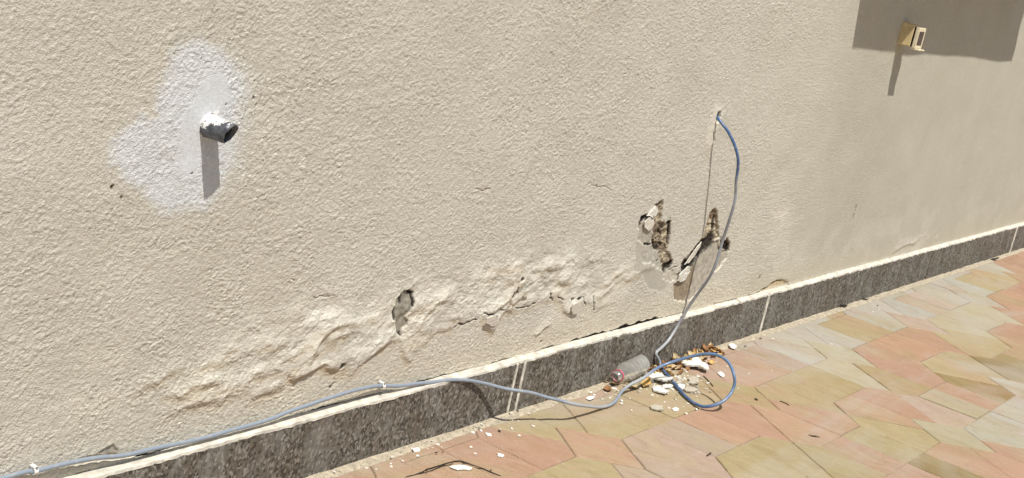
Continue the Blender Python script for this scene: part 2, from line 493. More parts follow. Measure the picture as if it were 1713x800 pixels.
# wrinkles over the loose area, running down to the left
loose = sstep(1.55, 1.8, XX) * (1 - sstep(2.75, 3.2, XX)) * sstep(-0.02, 0.03, u) * (1 - sstep(0.08, 0.19, u))
rd = 1 - np.abs(fbm(ua * 8, ub * 26, 3, 61)) * 2.6
patchy = sstep(-0.35, 0.35, fbm(XX * 7, ZZ * 12, 2, 63))
D += loose * patchy * 0.0022 * np.clip(rd, 0, 1) ** 1.5
D += loose * 0.0048 * fbm(XX * 22, ZZ * 34, 3, 62)
smooth = np.maximum(smooth, 0.12 * loose)
blend(loose * sstep(-0.2, 0.5, fbm(XX * 14, ZZ * 20, 3, 64)), (0.71, 0.69, 0.61), 0.7)
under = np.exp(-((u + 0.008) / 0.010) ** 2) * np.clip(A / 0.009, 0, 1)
blend(under, (0.46, 0.35, 0.215), 0.7)         # shade under the bulged lip, put into the colour as tan

# --- white paint patch and trowelled filler round the pipe
z25 = lambda L_: [(160 + a / 2.5, 50 + b_ / 2.5) for a, b_ in L_]
P, sl = region(z25([(350, 75), (440, 60), (540, 100), (615, 165), (630, 240), (605, 340), (600, 470), (585, 560), (535, 640), (500, 700), (460, 735), (290, 750), (215, 720), (190, 650), (110, 610), (60, 560), (75, 490), (120, 420), (190, 380), (245, 350), (270, 280), (300, 200), (330, 130)]), 0.12)
X, Z = XX[sl], ZZ[sl]
sd = poly_sd(X, Z, P) + 0.014 * fbm(X * 30, Z * 30, 3, 71) + 0.014 * lump[sl]
soft = 0.014 + 0.026 * sstep(1.55, 1.63, X)
m = sstep(-soft, soft, sd)
full = np.zeros_like(XX); full[sl] = m
blend(full, (0.635, 0.65, 0.655), 0.97)
P, sl = region(z25([(480, 185), (545, 200), (560, 300), (500, 350), (470, 420), (440, 560), (410, 605), (350, 585), (335, 480), (365, 370), (420, 270)]), 0.06)
X, Z = XX[sl], ZZ[sl]
sd = poly_sd(X, Z, P) + 0.008 * fbm(X * 25, Z * 25, 2, 72)
m = sstep(-0.012, 0.01, sd)
smooth[sl] = np.maximum(smooth[sl], m * 0.9)
D[sl] += 0.0015 * m
full = np.zeros_like(XX); full[sl] = m
blend(full, (0.60, 0.62, 0.64), 0.8)

P, sl = region(z25([(505, 340), (520, 365), (530, 410), (450, 420), (440, 395), (470, 365)]), 0.05)
X, Z = XX[sl], ZZ[sl]
m = sstep(-0.008, 0.006, poly_sd(X, Z, P) + 0.008 * fbm(X * 60, Z * 60, 3, 75))
full = np.zeros_like(XX); full[sl] = m
blend(full, (0.80, 0.80, 0.79), 0.9)
# --- places where the paint skin or the render has come away
def hole(px, depth, colr, jit=0.004, seed=80, edge=0.0022, rough=0.0, pad=0.05, smooth_amt=1.0, freq=70):
    global tint
    P, sl = region(px, pad)
    X, Z = XX[sl], ZZ[sl]
    sd = poly_sd(X, Z, P) + jit * fbm(X * freq, Z * freq, 2, seed)
    m = sstep(-edge, edge, sd)
    base = D[sl]
    D[sl] = base * (1 - m) + m * (np.clip(base, -0.002, 0.003) * (1 if depth < 0.0046 else 0) - depth + rough * 1.5 * fbm(X * 110, Z * 130, 3, seed + 1))
    smooth[sl] = np.maximum(smooth[sl], m * smooth_amt)
    v = np.clip(1 + (0.25 + 50 * rough) * fbm(X * 130, Z * 150, 3, seed + 2) * 1.6, 0.25, 2.0)[..., None]
    tint[sl] = tint[sl] * (1 - m[..., None]) + np.array(colr) * v * m[..., None]
    return sl, sd
GREY = (0.27, 0.25, 0.205); GREYL = (0.43, 0.405, 0.345); BROWN = (0.165, 0.13, 0.09); DARK = (0.035, 0.026, 0.018); TAN = (0.30, 0.25, 0.18)
zc_ = lambda L_, s, ox, oy: [(ox + a / s, oy + b_ / s) for a, b_ in L_]
# patch left of centre
hole(zc_([(735, 165), (772, 182), (770, 245), (750, 300), (725, 330), (742, 355), (735, 378), (705, 402), (695, 445), (664, 420), (660, 352), (638, 345), (636, 300), (655, 262), (668, 218), (692, 205), (712, 172)], 3.6375, 480, 440), 0.0045, GREY, 0.003, 81)
hole(zc_([(688, 205), (702, 205), (700, 245), (692, 245)], 3.6375, 480, 440), 0.008, DARK, 0.001, 84)
P, sl = region(zc_([(225, 350), (370, 385), (445, 520), (478, 590), (400, 660), (300, 640), (215, 520), (200, 420)], 3.9, 1010, 315), 0.06)
X, Z = XX[sl], ZZ[sl]
m = sstep(-0.003, 0.003, poly_sd(X, Z, P) + 0.03 * fbm(X * 22, Z * 32, 4, 74))
full = np.zeros_like(XX); full[sl] = m
blend(full, (0.41, 0.385, 0.325), 0.75)
smooth[sl] = np.maximum(smooth[sl], 0.7 * m)
# twin hole, left part (crop scale 5.3375 at 1060,330)
q = lambda L_: zc_(L_, 5.3375, 1060, 330)
hole(q([(250, 690), (330, 630), (388, 690), (375, 745), (300, 760), (255, 740)]), 0.0012, (0.49, 0.455, 0.38), 0.006, 85)
hole(q([(110, 430), (170, 420), (225, 455), (240, 560), (268, 650), (215, 640), (150, 590), (75, 585), (70, 520)]), 0.003, GREYL, 0.005, 86)
hole(q([(70, 170), (140, 165), (180, 250), (175, 360), (150, 420), (100, 425), (35, 385), (45, 290), (25, 265)]), 0.0045, (0.40, 0.37, 0.31), 0.004, 87)
hole(q([(185, 70), (248, 28), (262, 60), (245, 130), (245, 215), (272, 215), (275, 260), (285, 215), (318, 215), (325, 300), (315, 420), (300, 480), (330, 510), (345, 600), (275, 680), (262, 640), (240, 560), (232, 500), (215, 455), (175, 440), (165, 390), (180, 330), (170, 240), (190, 160), (210, 120)]), 0.0055, TAN, 0.004, 89, rough=0.0035)
hole(q([(200, 250), (270, 225), (275, 270), (235, 330), (195, 350), (180, 300)]), 0.006, BROWN, 0.005, 92, rough=0.003)
hole(q([(170, 380), (215, 400), (290, 420), (300, 480), (245, 470), (180, 440)]), 0.0065, BROWN, 0.005, 94, rough=0.003)
hole(q([(275, 600), (340, 565), (345, 605), (300, 640), (280, 682), (266, 650)]), 0.0075, DARK, 0.003, 96)
hole(q([(65, 175), (105, 165), (108, 190), (85, 220), (62, 240)]), 0.006, DARK, 0.003, 98)
# twin hole, right part (crop scale 4.71 at 1120,340)
q = lambda L_: zc_(L_, 4.71, 1120, 340)
hole(q([(60, 560), (140, 515), (200, 480), (240, 400), (330, 310), (385, 290), (400, 370), (465, 375), (450, 430), (380, 530), (330, 545), (290, 620), (200, 740), (130, 775), (40, 765), (45, 660), (65, 620)]), 0.004, (0.42, 0.385, 0.32), 0.005, 100)
hole(q([(40, 640), (150, 545), (200, 500), (195, 600), (165, 680), (130, 770), (40, 760), (35, 700)]), 0.0047, (0.29, 0.235, 0.165), 0.006, 103)
hole(q([(350, 38), (378, 60), (382, 130), (388, 270), (360, 290), (330, 310), (270, 380), (215, 400), (165, 500), (115, 485), (140, 430), (215, 330), (265, 260), (290, 170), (318, 80)]), 0.005, (0.36, 0.31, 0.22), 0.004, 105, rough=0.004)
hole(q([(320, 75), (350, 40), (378, 65), (380, 125), (350, 130), (318, 115)]), 0.006, (0.19, 0.14, 0.085), 0.003, 107, rough=0.003)
hole(q([(352, 130), (364, 130), (356, 230), (335, 290), (300, 310), (255, 375), (212, 385), (210, 350), (250, 310), (310, 275), (340, 215)]), 0.007, DARK, 0.002, 109)
hole(q([(120, 480), (150, 455), (180, 440), (192, 460), (165, 505), (140, 515)]), 0.007, DARK, 0.003, 111)
hole(q([(400, 300), (420, 290), (440, 300), (450, 280), (468, 300), (466, 372), (430, 360), (395, 372)]), 0.005, (0.24, 0.17, 0.10), 0.004, 113, rough=0.003)
hole(q([(452, 285), (470, 310), (466, 372), (448, 350), (430, 350), (440, 320)]), 0.006, DARK, 0.002, 115)
# small holes, nail holes, chips
def blob(u_, v_, rx, rz, depth, colr, seed=120):
    x0, z0 = wp(u_, v_)
    px = []
    for k in range(10):
        a = k * math.tau / 10
        r = 1 + 0.25 * math.sin(a * 3 + seed)
        px.append((x0 + math.cos(a) * rx * r, z0 + math.sin(a) * rz * r))
    i0, i1 = np.searchsorted(gx, [x0 - 0.06, x0 + 0.06]); k0, k1 = np.searchsorted(gz, [z0 - 0.06, z0 + 0.06])
    sl = (slice(i0, i1), slice(k0, k1))
    sd = poly_sd(XX[sl], ZZ[sl], px); m = sstep(-0.0012, 0.0012, sd)
    D[sl] = D[sl] * (1 - m) + m * (np.minimum(D[sl], 0.003) - depth)
    tint[sl] = tint[sl] * (1 - m[..., None]) + np.array(colr) * m[..., None]
blob(572, 612, 0.0075, 0.0065, 0.016, DARK)
blob(871, 467, 0.007, 0.006, 0.014, DARK, 121)
blob(863, 489, 0.006, 0.011, 0.016, DARK, 122)
blob(856, 495, 0.008, 0.008, 0.010, BROWN, 123)
blob(853, 505, 0.006, 0.012, 0.004, TAN, 124)
blob(187, 313, 0.003, 0.0045, 0.003, (0.10, 0.08, 0.05), 125)
blob(203, 331, 0.002, 0.003, 0.003, (0.12, 0.09, 0.06), 126)
blob(425, 164, 0.0025, 0.003, 0.003, (0.10, 0.08, 0.05), 127)
blob(430, 176, 0.0015, 0.003, 0.002, (0.12, 0.09, 0.06), 128)
blob(378, 175, 0.002, 0.0015, 0.002, (0.10, 0.08, 0.06), 129)
blob(320, 290, 0.003, 0.0018, 0.002, (0.20, 0.17, 0.14), 130)
blob(970, 500, 0.011, 0.004, 0.010, DARK, 131)
blob(958, 501, 0.005, 0.005, 0.010, DARK, 132)
blob(906, 572, 0.004, 0.003, 0.005, (0.15, 0.11, 0.07), 133)
blob(1100, 437, 0.004, 0.003, 0.004, (0.12, 0.10, 0.07), 134)
# chipped edge above the skirting
hole([(165, 757), (178, 749), (190, 745), (198, 752), (196, 764), (170, 768)], 0.003, (0.40, 0.365, 0.30), 0.003, 140)
hole([(122, 775), (150, 764), (200, 760), (240, 757), (240, 762), (190, 770), (128, 779)], 0.003, (0.44, 0.40, 0.33), 0.004, 142)
hole([(1262, 492), (1285, 477), (1300, 468), (1318, 470), (1322, 478), (1290, 489)], 0.004, (0.50, 0.40, 0.25), 0.005, 144)
# cable entry with a smear of filler
P, sl = region([(1196, 178), (1206, 180), (1205, 200), (1196, 228), (1184, 250), (1178, 258), (1184, 222), (1190, 195)], 0.1)
X, Z = XX[sl], ZZ[sl]
m = sstep(-0.014, 0.008, poly_sd(X, Z, P) + 0.01 * fbm(X * 50, Z * 50, 2, 145))
full = np.zeros_like(XX); full[sl] = m
blend(full, (0.64, 0.60, 0.51), 0.75)
D[sl] += 0.0025 * m
smooth[sl] = np.maximum(smooth[sl], 0.6 * m)
hole([(1200, 187), (1204, 187), (1203, 195), (1200, 204), (1197, 206), (1197, 196)], 0.03, DARK, 0.001, 147)
hole([(1192, 221), (1195, 221), (1194.5, 238), (1191.5, 238)], 0.003, (0.38, 0.35, 0.29), 0.001, 148)
# hairline cracks
def crack(px, w=0.0016, depth=0.003, colr=(0.12, 0.09, 0.06), jit=0.004, seed=150):
    P, sl = region(px, 0.03)
    X, Z = XX[sl], ZZ[sl]
    d = line_d(X + jit * vn(X * 90, Z * 90, seed), Z + jit * vn(X * 90, Z * 90, seed + 1), P)
    m = 1 - sstep(w * 0.5, w * 1.5, d)
    D[sl] -= depth * m
    tint[sl] = tint[sl] * (1 - m[..., None]) + np.array(colr) * m[..., None]
for k, c_ in enumerate([[(795, 313), (806, 317), (822, 314)], [(985, 308), (1000, 312), (1010, 310), (1022, 316)], [(920, 490), (923, 503)], [(932, 497), (941, 502)],
        [(864, 517), (883, 514), (903, 502)], [(835, 517), (848, 516)], [(809, 524), (820, 527), (829, 532)], [(760, 545), (782, 541), (800, 533)],
        [(1271, 460), (1262, 490)], [(1272, 488), (1290, 474), (1308, 468)], [(1434, 343), (1423, 383)], [(1121, 365), (1118, 408)], [(561, 641), (552, 652)],
        [(977, 497), (980, 512)], [(992, 498), (994, 520)], [(1118, 452), (1135, 445)], [(525, 497), (560, 496)]]):
    faint = k in (0, 1, 10, 16)
    crack(c_, 0.0011 if faint else 0.0017, 0.0015 if faint else 0.004, (0.30, 0.25, 0.18) if faint else (0.10, 0.075, 0.05), seed=150 + k)
# efflorescence on the right
for px in ([(1285, 366), (1300, 352), (1325, 352), (1345, 368), (1320, 376)], [(1498, 412), (1520, 395), (1545, 392), (1570, 396), (1545, 410), (1515, 420)]):
    P, sl = region(px, 0.2)
    X, Z = XX[sl], ZZ[sl]
    m = sstep(-0.02, 0.02, poly_sd(X, Z, P) + 0.04 * fbm(X * 18, Z * 25, 3, 170))
    full = np.zeros_like(XX); full[sl] = m
    blend(full, (0.68, 0.63, 0.54), 0.55)
    D[sl] += 0.002 * m * fbm(X * 40, Z * 40, 2, 171)
q = lambda L_: zc_(L_, 5.3375, 1060, 330)
GASH = (0.028, 0.022, 0.016)  # near-black that paints in the deep shade of the crevices
crack(q([(66, 245), (72, 195), (95, 170), (135, 165), (160, 190)]), 0.0045, 0.004, GASH, 0.002, 190)
crack(q([(100, 428), (150, 422), (168, 395)]), 0.003, 0.004, GASH, 0.002, 192)
crack(q([(175, 400), (195, 440), (225, 455)]), 0.006, 0.004, GASH, 0.003, 194)
crack(q([(322, 220), (326, 300), (316, 370)]), 0.003, 0.004, GASH, 0.002, 196)
crack(q([(340, 575), (335, 610), (300, 630), (278, 675)]), 0.006, 0.004, GASH, 0.002, 198)
crack(q([(245, 62), (200, 70)]), 0.002, 0.006, (0.12, 0.09, 0.06), 0.002, 199)
crack(q([(240, 300), (262, 330), (250, 440)]), 0.004, 0.010, (0.07, 0.05, 0.032), 0.005, 200)
q = lambda L_: zc_(L_, 4.71, 1120, 340)
crack(q([(362, 110), (352, 170), (348, 225), (335, 280), (300, 315), (262, 350), (225, 380)]), 0.0065, 0.004, GASH, 0.003, 202)
crack(q([(330, 295), (300, 318), (262, 350), (222, 378)]), 0.021, 0.003, GASH, 0.004, 203)
crack(q([(190, 440), (165, 470), (150, 495), (122, 485)]), 0.019, 0.004, GASH, 0.003, 204)
crack(q([(210, 410), (250, 405), (240, 430)]), 0.004, 0.004, GASH, 0.003, 206)
crack(q([(450, 290), (468, 325), (462, 370), (432, 350)]), 0.006, 0.004, GASH, 0.002, 208)
crack(q([(405, 270), (400, 320), (395, 365)]), 0.003, 0.004, GASH, 0.002, 210)
q = lambda L_: zc_(L_, 3.6375, 480, 440)
crack(q([(742, 168), (768, 185), (770, 240), (762, 262)]), 0.0028, 0.004, GASH, 0.002, 212)
crack(q([(700, 205), (698, 245)]), 0.003, 0.004, GASH, 0.001, 214)
crack(q([(662, 262), (655, 300), (650, 348)]), 0.0025, 0.004, GASH, 0.002, 216)
crack(q([(690, 425), (695, 446)]), 0.002, 0.004, GASH, 0.001, 218)
# shrinkage gap between the plaster foot and the skirting ledge
gapm = np.zeros_like(gx)
for (ua, va), (ub, vb), s in [((122, 776), (160, 767), .5), ((225, 757), (437, 701), 1.0), ((520, 678), (640, 650), 0.5), ((687, 637), (783, 619), 0.9), ((819, 608), (857, 597), 0.7), ((898, 588), (942, 575), 1.0), ((955, 571), (1017, 552), 1.5), ((1020, 551), (1110, 524), 2.0), ((1112, 523), (1260, 492), 0.35)]:
    a, b_ = wp(ua, va)[0], wp(ub, vb)[0]
    gapm = np.maximum(gapm, s * sstep(a - 0.01, a + 0.03, gx) * (1 - sstep(b_ - 0.03, b_ + 0.01, gx)))
gapm = gapm * (0.75 + 0.6 * vn(gx * 45, gx * 0, 180)) * (vn(gx * 14, gx * 0, 181) > -0.55)
gh = (0.1335 + 0.0042 * gapm)[:, None]
gm = (gapm[:, None] > 0.12) * (1 - sstep(-0.0006, 0.0012, ZZ - gh)) * (ZZ > 0.1)
D -= 0.012 * gm
blend(gm, (0.09, 0.07, 0.05), 0.85)
# broken creamy filler just above the ledge
fm = (1 - sstep(0.004, 0.010, ZZ - 0.134 + 0.006 * fbm(XX * 30, ZZ * 30, 2, 185))) * (1 - gm) * (ZZ > 0.125)
blend(fm, (0.66, 0.61, 0.50), 0.7)

D = D + grain * (1 - smooth) * np.clip(res, 0, 1)
nx, nz = XX.shape
co = np.empty((nx * nz, 3), np.float32)
co[:, 0] = XX.ravel(); co[:, 1] = -D.ravel(); co[:, 2] = ZZ.ravel()
i = np.arange(nx - 1)[:, None] * nz + np.arange(nz - 1)[None, :]
quads = np.stack([i, i + nz, i + nz + 1, i + 1], -1).reshape(-1, 4).astype(np.int32)
wm = bpy.data.meshes.new('exterior_wall')
# back face so that the wall is a body 0.2 m thick
nb = nx * nz
back = np.array([[-4, 0.2, -0.02], [13, 0.2, -0.02], [13, 0.2, 3.6], [-4, 0.2, 3.6]], np.float32)
cor = [0, (nx - 1) * nz, (nx - 1) * nz + nz - 1, nz - 1]
extra = np.array([[nb + 1, nb, nb + 3, nb + 2], [cor[3], cor[2], nb + 2, nb + 3], [cor[0], cor[3], nb + 3, nb], [cor[2], cor[1], nb + 1, nb + 2]], np.int32)
allv = np.concatenate([co, back]); allq = np.concatenate([quads, extra])
wm.vertices.add(len(allv)); wm.vertices.foreach_set('co', allv.ravel())
wm.loops.add(allq.size); wm.loops.foreach_set('vertex_index', allq.ravel())
wm.polygons.add(len(allq)); wm.polygons.foreach_set('loop_start', np.arange(0, allq.size, 4, dtype=np.int32))
wm.update(calc_edges=True)
sm = np.ones(len(allq), bool); sm[-4:] = False
dq = np.stack([D[:-1, :-1], D[1:, :-1], D[1:, 1:], D[:-1, 1:]], -1)
sm[:-4] = ((dq.max(-1) - dq.min(-1)) < 0.0016).ravel()
wm.polygons.foreach_set('use_smooth', sm)
ca = wm.attributes.new('tint', 'FLOAT_COLOR', 'POINT')
rgba = np.ones((len(allv), 4), np.float32); rgba[:, :3] = PAINT; rgba[:nb, :3] = np.clip(tint.reshape(-1, 3), 0.01, 0.9)
ca.data.foreach_set('color', rgba.ravel())
ga = wm.attributes.new('grain', 'FLOAT', 'POINT')
gv = np.ones(len(allv), np.float32); gv[:nb] = ((1 - 0.75 * smooth) * (0.6 + 0.75 * (1 - res))).ravel()
ga.data.foreach_set('value', gv)
wall = obj('exterior_wall', wm, M_wall)
tag(wall, 'cream stucco house wall with blistered paint, bare patches and a granite skirting', 'wall')

# --- plaster flakes curling at the edges of the holes (parts of the wall)
def flake(px, out, mat, tilt=0.006, seed=0):
    rnd = random.Random(seed)
    P0 = [wp(*q_) for q_ in px]; P = []
    for a, b_ in zip(P0, P0[1:] + P0[:1]):
        e_ = math.dist(a, b_)
        P += [a, ((a[0] + b_[0]) / 2 + rnd.uniform(-.16, .16) * e_, (a[1] + b_[1]) / 2 + rnd.uniform(-.16, .16) * e_)]
    cx = sum(q_[0] for q_ in P) / len(P)
    zt = max(q_[1] for q_ in P); zb = min(q_[1] for q_ in P)
    vs = []
    for th in (0.0, 0.0025):
        for (x, z) in P:
            f_ = (zt - z) / max(zt - zb, 1e-4)
            vs.append((x, -(out + tilt * (1 - f_)) + th + rnd.uniform(-0.0006, 0.0006), z))
    n = len(P)
    fs = [tuple(range(n)), tuple(range(2 * n - 1, n - 1, -1))] + [(k, n + k, n + (k + 1) % n, (k + 1) % n) for k in range(n)]
    me = mesh('plaster_flake', vs, fs)
    bm = bmesh.new(); bm.from_mesh(me); bmesh.ops.recalc_face_normals(bm, faces=bm.faces); bm.to_mesh(me); bm.free()
    return obj('plaster_flake', me, mat, wall)
q = lambda L_: zc_(L_, 5.3375, 1060, 330)
flake(q([(180, 70), (210, 118), (188, 165), (160, 185), (110, 165), (150, 110)]), 0.002, M_plast, 0.004, 1)['label'] = 'bright white plaster flake'
flake(q([(105, 190), (135, 175), (165, 200), (160, 260), (125, 300), (90, 270), (85, 220)]), 0.003, M_flake, 0.004, 2)
flake(q([(395, 690), (440, 640), (480, 610), (470, 700), (420, 755), (385, 745)]), 0.003, M_flake, 0.004, 5)
q = lambda L_: zc_(L_, 4.71, 1120, 340)
flake(q([(150, 430), (215, 330), (240, 300), (232, 340), (190, 420), (150, 470), (120, 485)]), 0.001, M_flake, 0.005, 6)
flake(q([(65, 560), (125, 520), (150, 530), (120, 590), (75, 620)]), 0.003, M_plast, 0.004, 8)
flake(zc_([(110, 520), (150, 500), (190, 520), (195, 560), (150, 575), (115, 555)], 4, 780, 400), 0.008, M_flake, 0.005, 9)
flake(zc_([(690, 430), (720, 410), (745, 425), (740, 480), (705, 500), (688, 470)], 4, 780, 400), 0.006, M_flake, 0.006, 10)
flake(zc_([(375, 340), (400, 330), (405, 360), (385, 390), (368, 370)], 4, 780, 400), 0.005, M_flake, 0.005, 11)

# ------------------------------------------------------------------ skirting: granite slabs, grouted joints, mortar on the ledge
SK = -0.02; HT = 0.1285
jx = [-3.9, -2.6, -1.3, 0.1, 1.36, 2.578, 2.609, 3.942, 5.49, 6.695, 8.3, 9.7, 11.1, 12.5]
gw = [0.004] * len(jx)
for k, w_ in ((5, 0.008), (6, 0.009), (7, 0.017), (8, 0.004), (9, 0.026)): gw[k] = w_
for k in range(len(jx) - 1):
    x0 = jx[k] + gw[k] / 2; x1 = jx[k + 1] - gw[k + 1] / 2
    off = random.uniform(-0.0012, 0.0012)
    obj('skirting_slab', rough_box('skirting_slab', (x0, SK + off, -0.02), (x1, -0.0005, HT), max(2, int((x1 - x0) / 0.03)), 0.0018, 300 + k, 0.0025), M_gran, wall)
    if k:
        obj('grout_joint', rough_box('grout_joint', (jx[k] - gw[k] / 2 + 0.0002, SK + 0.0016 - (0.003 if k in (5, 6, 7, 9) else 0), -0.02), (jx[k] + gw[k] / 2 - 0.0002, -0.0007, HT - 0.001), 2, 0.0005, 400 + k, 0.001), M_mortar if k in (5, 6, 7, 9) else M_grout, wall)
# mortar bed on the ledge, uneven front edge
def ledge(x0, x1, seed):
    n = int((x1 - x0) / 0.012); vs = []; fs = []
    for k in range(n + 1):
        x = x0 + (x1 - x0) * k / n
        e = float(vn(x * 40, seed, 7)); e2 = float(vn(x * 130, seed, 8)); e3 = float(vn(x * 9, seed, 9))
        yf = SK - 0.0012 + 0.0028 * max(0, e) + 0.0012 * e2 + 0.002 * max(0, e3)
        zt = 0.1325 + 0.0012 * e3 + 0.0008 * e2
        vs += [(x, yf, HT - 0.0025 + 0.002 * e2), (x, yf + 0.0008, zt - 0.0012), (x, yf + 0.004, zt), (x, 0.004, zt + 0.0012), (x, 0.004, HT - 0.004)]
    for k in range(n):
        for j in range(4):
            a = k * 5 + j
            fs.append((a, a + 5, a + 6, a + 1))
    fs += [(0, 1, 2, 3, 4), tuple(n * 5 + j for j in (4, 3, 2, 1, 0))]
    return mesh('mortar_ledge', vs, fs)
for k, (a, b_) in enumerate([(-3.9, 1.2), (1.2, 2.62), (2.62, 3.74), (3.74, 5.5), (5.5, 12.5)]):
    obj('mortar_ledge', ledge(a + 0.0005, b_ - 0.0005, 3 + k), M_mortar, wall)

# ------------------------------------------------------------------ pavers: half-hexagon pattern measured from the photo
P_X = 0.712; RA = 0.098; RB = 0.125; ROW = 0.4825
YT = 0.181; YB = 0.303; HXT = 0.122; HXB = 0.128
def lerp(a, b_, f_): return (a[0] + (b_[0] - a[0]) * f_, a[1] + (b_[1] - a[1]) * f_)
H2 = P_X / 2
def cell(sx):
    """pieces right (sx=1) or left (-1) of a diamond at the origin, between its row line and the next row line below"""
    m1 = (RA / 2 * 1.0, -RB / 2); zt = (H2 - HXT, -YT); zb = (HXB, -YB); mz = lerp(zt, zb, 0.5)
    up = [
        [(0, -RB), m1, mz, zb, (0, -YB)],
        [m1, (RA, 0), (H2 - HXT, 0), zt, mz],
        [(H2 - HXT, 0), (H2, 0), (H2, -YT), zt],
    ]
    lm = (H2 - RA / 2, -ROW + RB / 2)
    dn = [
        [(H2, -YT), (H2, -ROW + RB), lm, mz, zt],
        [mz, lm, (H2 - RA, -ROW), (HXB, -ROW), zb],
        [zb, (HXB, -ROW), (0, -ROW), (0, -YB)],
    ]
    return [[(x * sx, y) for x, y in P_] for P_ in up + dn]
DIA = [(0, RB), (RA, 0), (0, -RB), (-RA, 0)]
def clip_y(P_, ymax):
    out_ = []
    for a, b_ in zip(P_, P_[1:] + P_[:1]):
        if a[1] <= ymax: out_.append(a)
        if (a[1] <= ymax) != (b_[1] <= ymax):
            out_.append(lerp(a, b_, (ymax - a[1]) / (b_[1] - a[1])))
    return out_
def area(P_): return 0.5 * sum(a[0] * b_[1] - b_[0] * a[1] for a, b_ in zip(P_, P_[1:] + P_[:1]))
def inset(P_, d):
    n = len(P_); out_ = []
    for k in range(n):
        p0, p1, p2 = P_[k - 1], P_[k], P_[(k + 1) % n]
        e1 = (p1[0] - p0[0], p1[1] - p0[1]); e2 = (p2[0] - p1[0], p2[1] - p1[1])
        l1 = math.hypot(*e1) or 1e-9; l2 = math.hypot(*e2) or 1e-9
        n1_ = (-e1[1] / l1, e1[0] / l1); n2_ = (-e2[1] / l2, e2[0] / l2)
        bx, by = n1_[0] + n2_[0], n1_[1] + n2_[1]
        den = max(0.35, 1 + n1_[0] * n2_[0] + n1_[1] * n2_[1])
        out_.append((p1[0] + bx / den * d, p1[1] + by / den * d))
    return out_
def dedupe(P_):
    o = []
    for a in P_:
        if not o or math.hypot(a[0] - o[-1][0], a[1] - o[-1][1]) > 0.004: o.append(a)
    if len(o) > 1 and math.hypot(o[0][0] - o[-1][0], o[0][1] - o[-1][1]) <= 0.004: o.pop()
    return o
def paver_geo(P_, gap):
    P_ = dedupe(P_)
    if area(P_) < 0: P_ = P_[::-1]
    P_ = inset(P_, gap)
    Q = []
    for a, b_ in zip(P_, P_[1:] + P_[:1]):
        L_ = math.hypot(b_[0] - a[0], b_[1] - a[1]); nn = (-(b_[1] - a[1]) / L_, (b_[0] - a[0]) / L_)
        ns = max(1, int(L_ / 0.028)); Q.append(a)
        for k in range(1, ns):
            j_ = abs(rnd.gauss(0, 0.0009)); Q.append((a[0] + (b_[0] - a[0]) * k / ns + nn[0] * j_, a[1] + (b_[1] - a[1]) * k / ns + nn[1] * j_))
    P_ = Q
    n = len(P_)
    T = inset(P_, 0.0022); vs = [(x, y, -0.012) for x, y in P_] + [(x, y, -0.0022) for x, y in P_] + [(x, y, 0) for x, y in T]
    fs = [tuple(range(2 * n, 3 * n))]
    for lv in (0, n):
        fs += [(lv + k, lv + (k + 1) % n, lv + n + (k + 1) % n, lv + n + k) for k in range(n)]
    return vs, fs
PINK = (0.43, 0.28, 0.195); PNKG = (0.425, 0.33, 0.26); YEL = (0.405, 0.33, 0.19); OLV = (0.36, 0.29, 0.155); OCH = (0.25, 0.185, 0.075); GRY = (0.43, 0.41, 0.35); YGR = (0.42, 0.38, 0.265); RED = (0.42, 0.265, 0.18)
samp = [(650, 780, PINK), (620, 740, OLV), (700, 720, OLV), (750, 790, PINK), (850, 760, PINK), (850, 715, PNKG), (900, 690, YEL), (960, 690, YEL), (1020, 710, YEL), (1060, 680, YEL), (1010, 750, PINK), (930, 705, YEL), (1000, 790, YEL), (1120, 740, PNKG), (1150, 700, PINK), (1200, 710, PINK), (1100, 780, PNKG), (1250, 690, PINK), (1180, 660, YEL), (1280, 655, OLV), (1300, 750, YEL), (1300, 780, YEL), (1230, 600, PINK), (1300, 600, PNKG), (1290, 570, GRY), (1340, 560, GRY), (1330, 640, YEL), (1400, 650, OLV), (1350, 700, PINK), (1420, 625, YGR), (1450, 560, YEL), (1440, 690, PINK), (1500, 700, PINK), (1470, 740, YEL), (1430, 760, PINK), (1400, 780, OLV), (1500, 590, RED), (1480, 570, RED), (1550, 570, RED), (1550, 620, PINK), (1510, 640, OLV), (1600, 600, YEL), (1620, 635, OCH), (1610, 655, PINK), (1590, 680, YGR), (1560, 690, PNKG), (1650, 710, GRY), (1690, 690, GRY), (1600, 740, YGR), (1640, 760, PINK), (1570, 770, OCH), (1520, 790, PINK), (1690, 770, PINK), (1700, 560, RED), (1640, 560, YEL), (1620, 540, YGR), (1560, 520, PNKG), (1500, 520, GRY), (1600, 490, GRY), (1660, 470, YEL), (1700, 480, RED), (1650, 440, GRY), (1690, 430, RED), (570, 790, PINK), (800, 730, PINK), (960, 665, PINK)]
def pave_col(cx, cy, rnd):
    u_, v_, dep = proj((cx, cy, 0))
    if dep > 0.3 and -60 < u_ < 1780 and 380 < v_ < 860:
        best = min(samp, key=lambda s_: (s_[0] - u_) ** 2 + (2.2 * (s_[1] - v_)) ** 2)
        c0 = best[2]
    else:
        c0 = rnd.choice([PINK, PNKG, YEL, OLV, YGR, RED, PINK, YEL])
    k_ = rnd.uniform(0.94, 1.05)
    return tuple(min(1, a * k_ * rnd.uniform(0.98, 1.02)) for a in c0) + (1.0,)
YW = -0.042
rnd = random.Random(5)
cache = {}; cands = []
for r in range(-1, 10):
    cy = -0.2485 - r * ROW
    x_off = 2.886 + 0.457 + (P_X / 2 if r % 2 else 0)
    for k in range(-11, 15):
        cx = x_off + k * P_X
        if not (-3.9 < cx < 12.9) or cy < -4.9: continue
        for s_ in (1, -1):
            for j, P_ in enumerate(cell(s_)): cands.append((('c', s_, j), P_, cx, cy))
        cands.append((('d',), DIA, cx, cy))
pieces = []
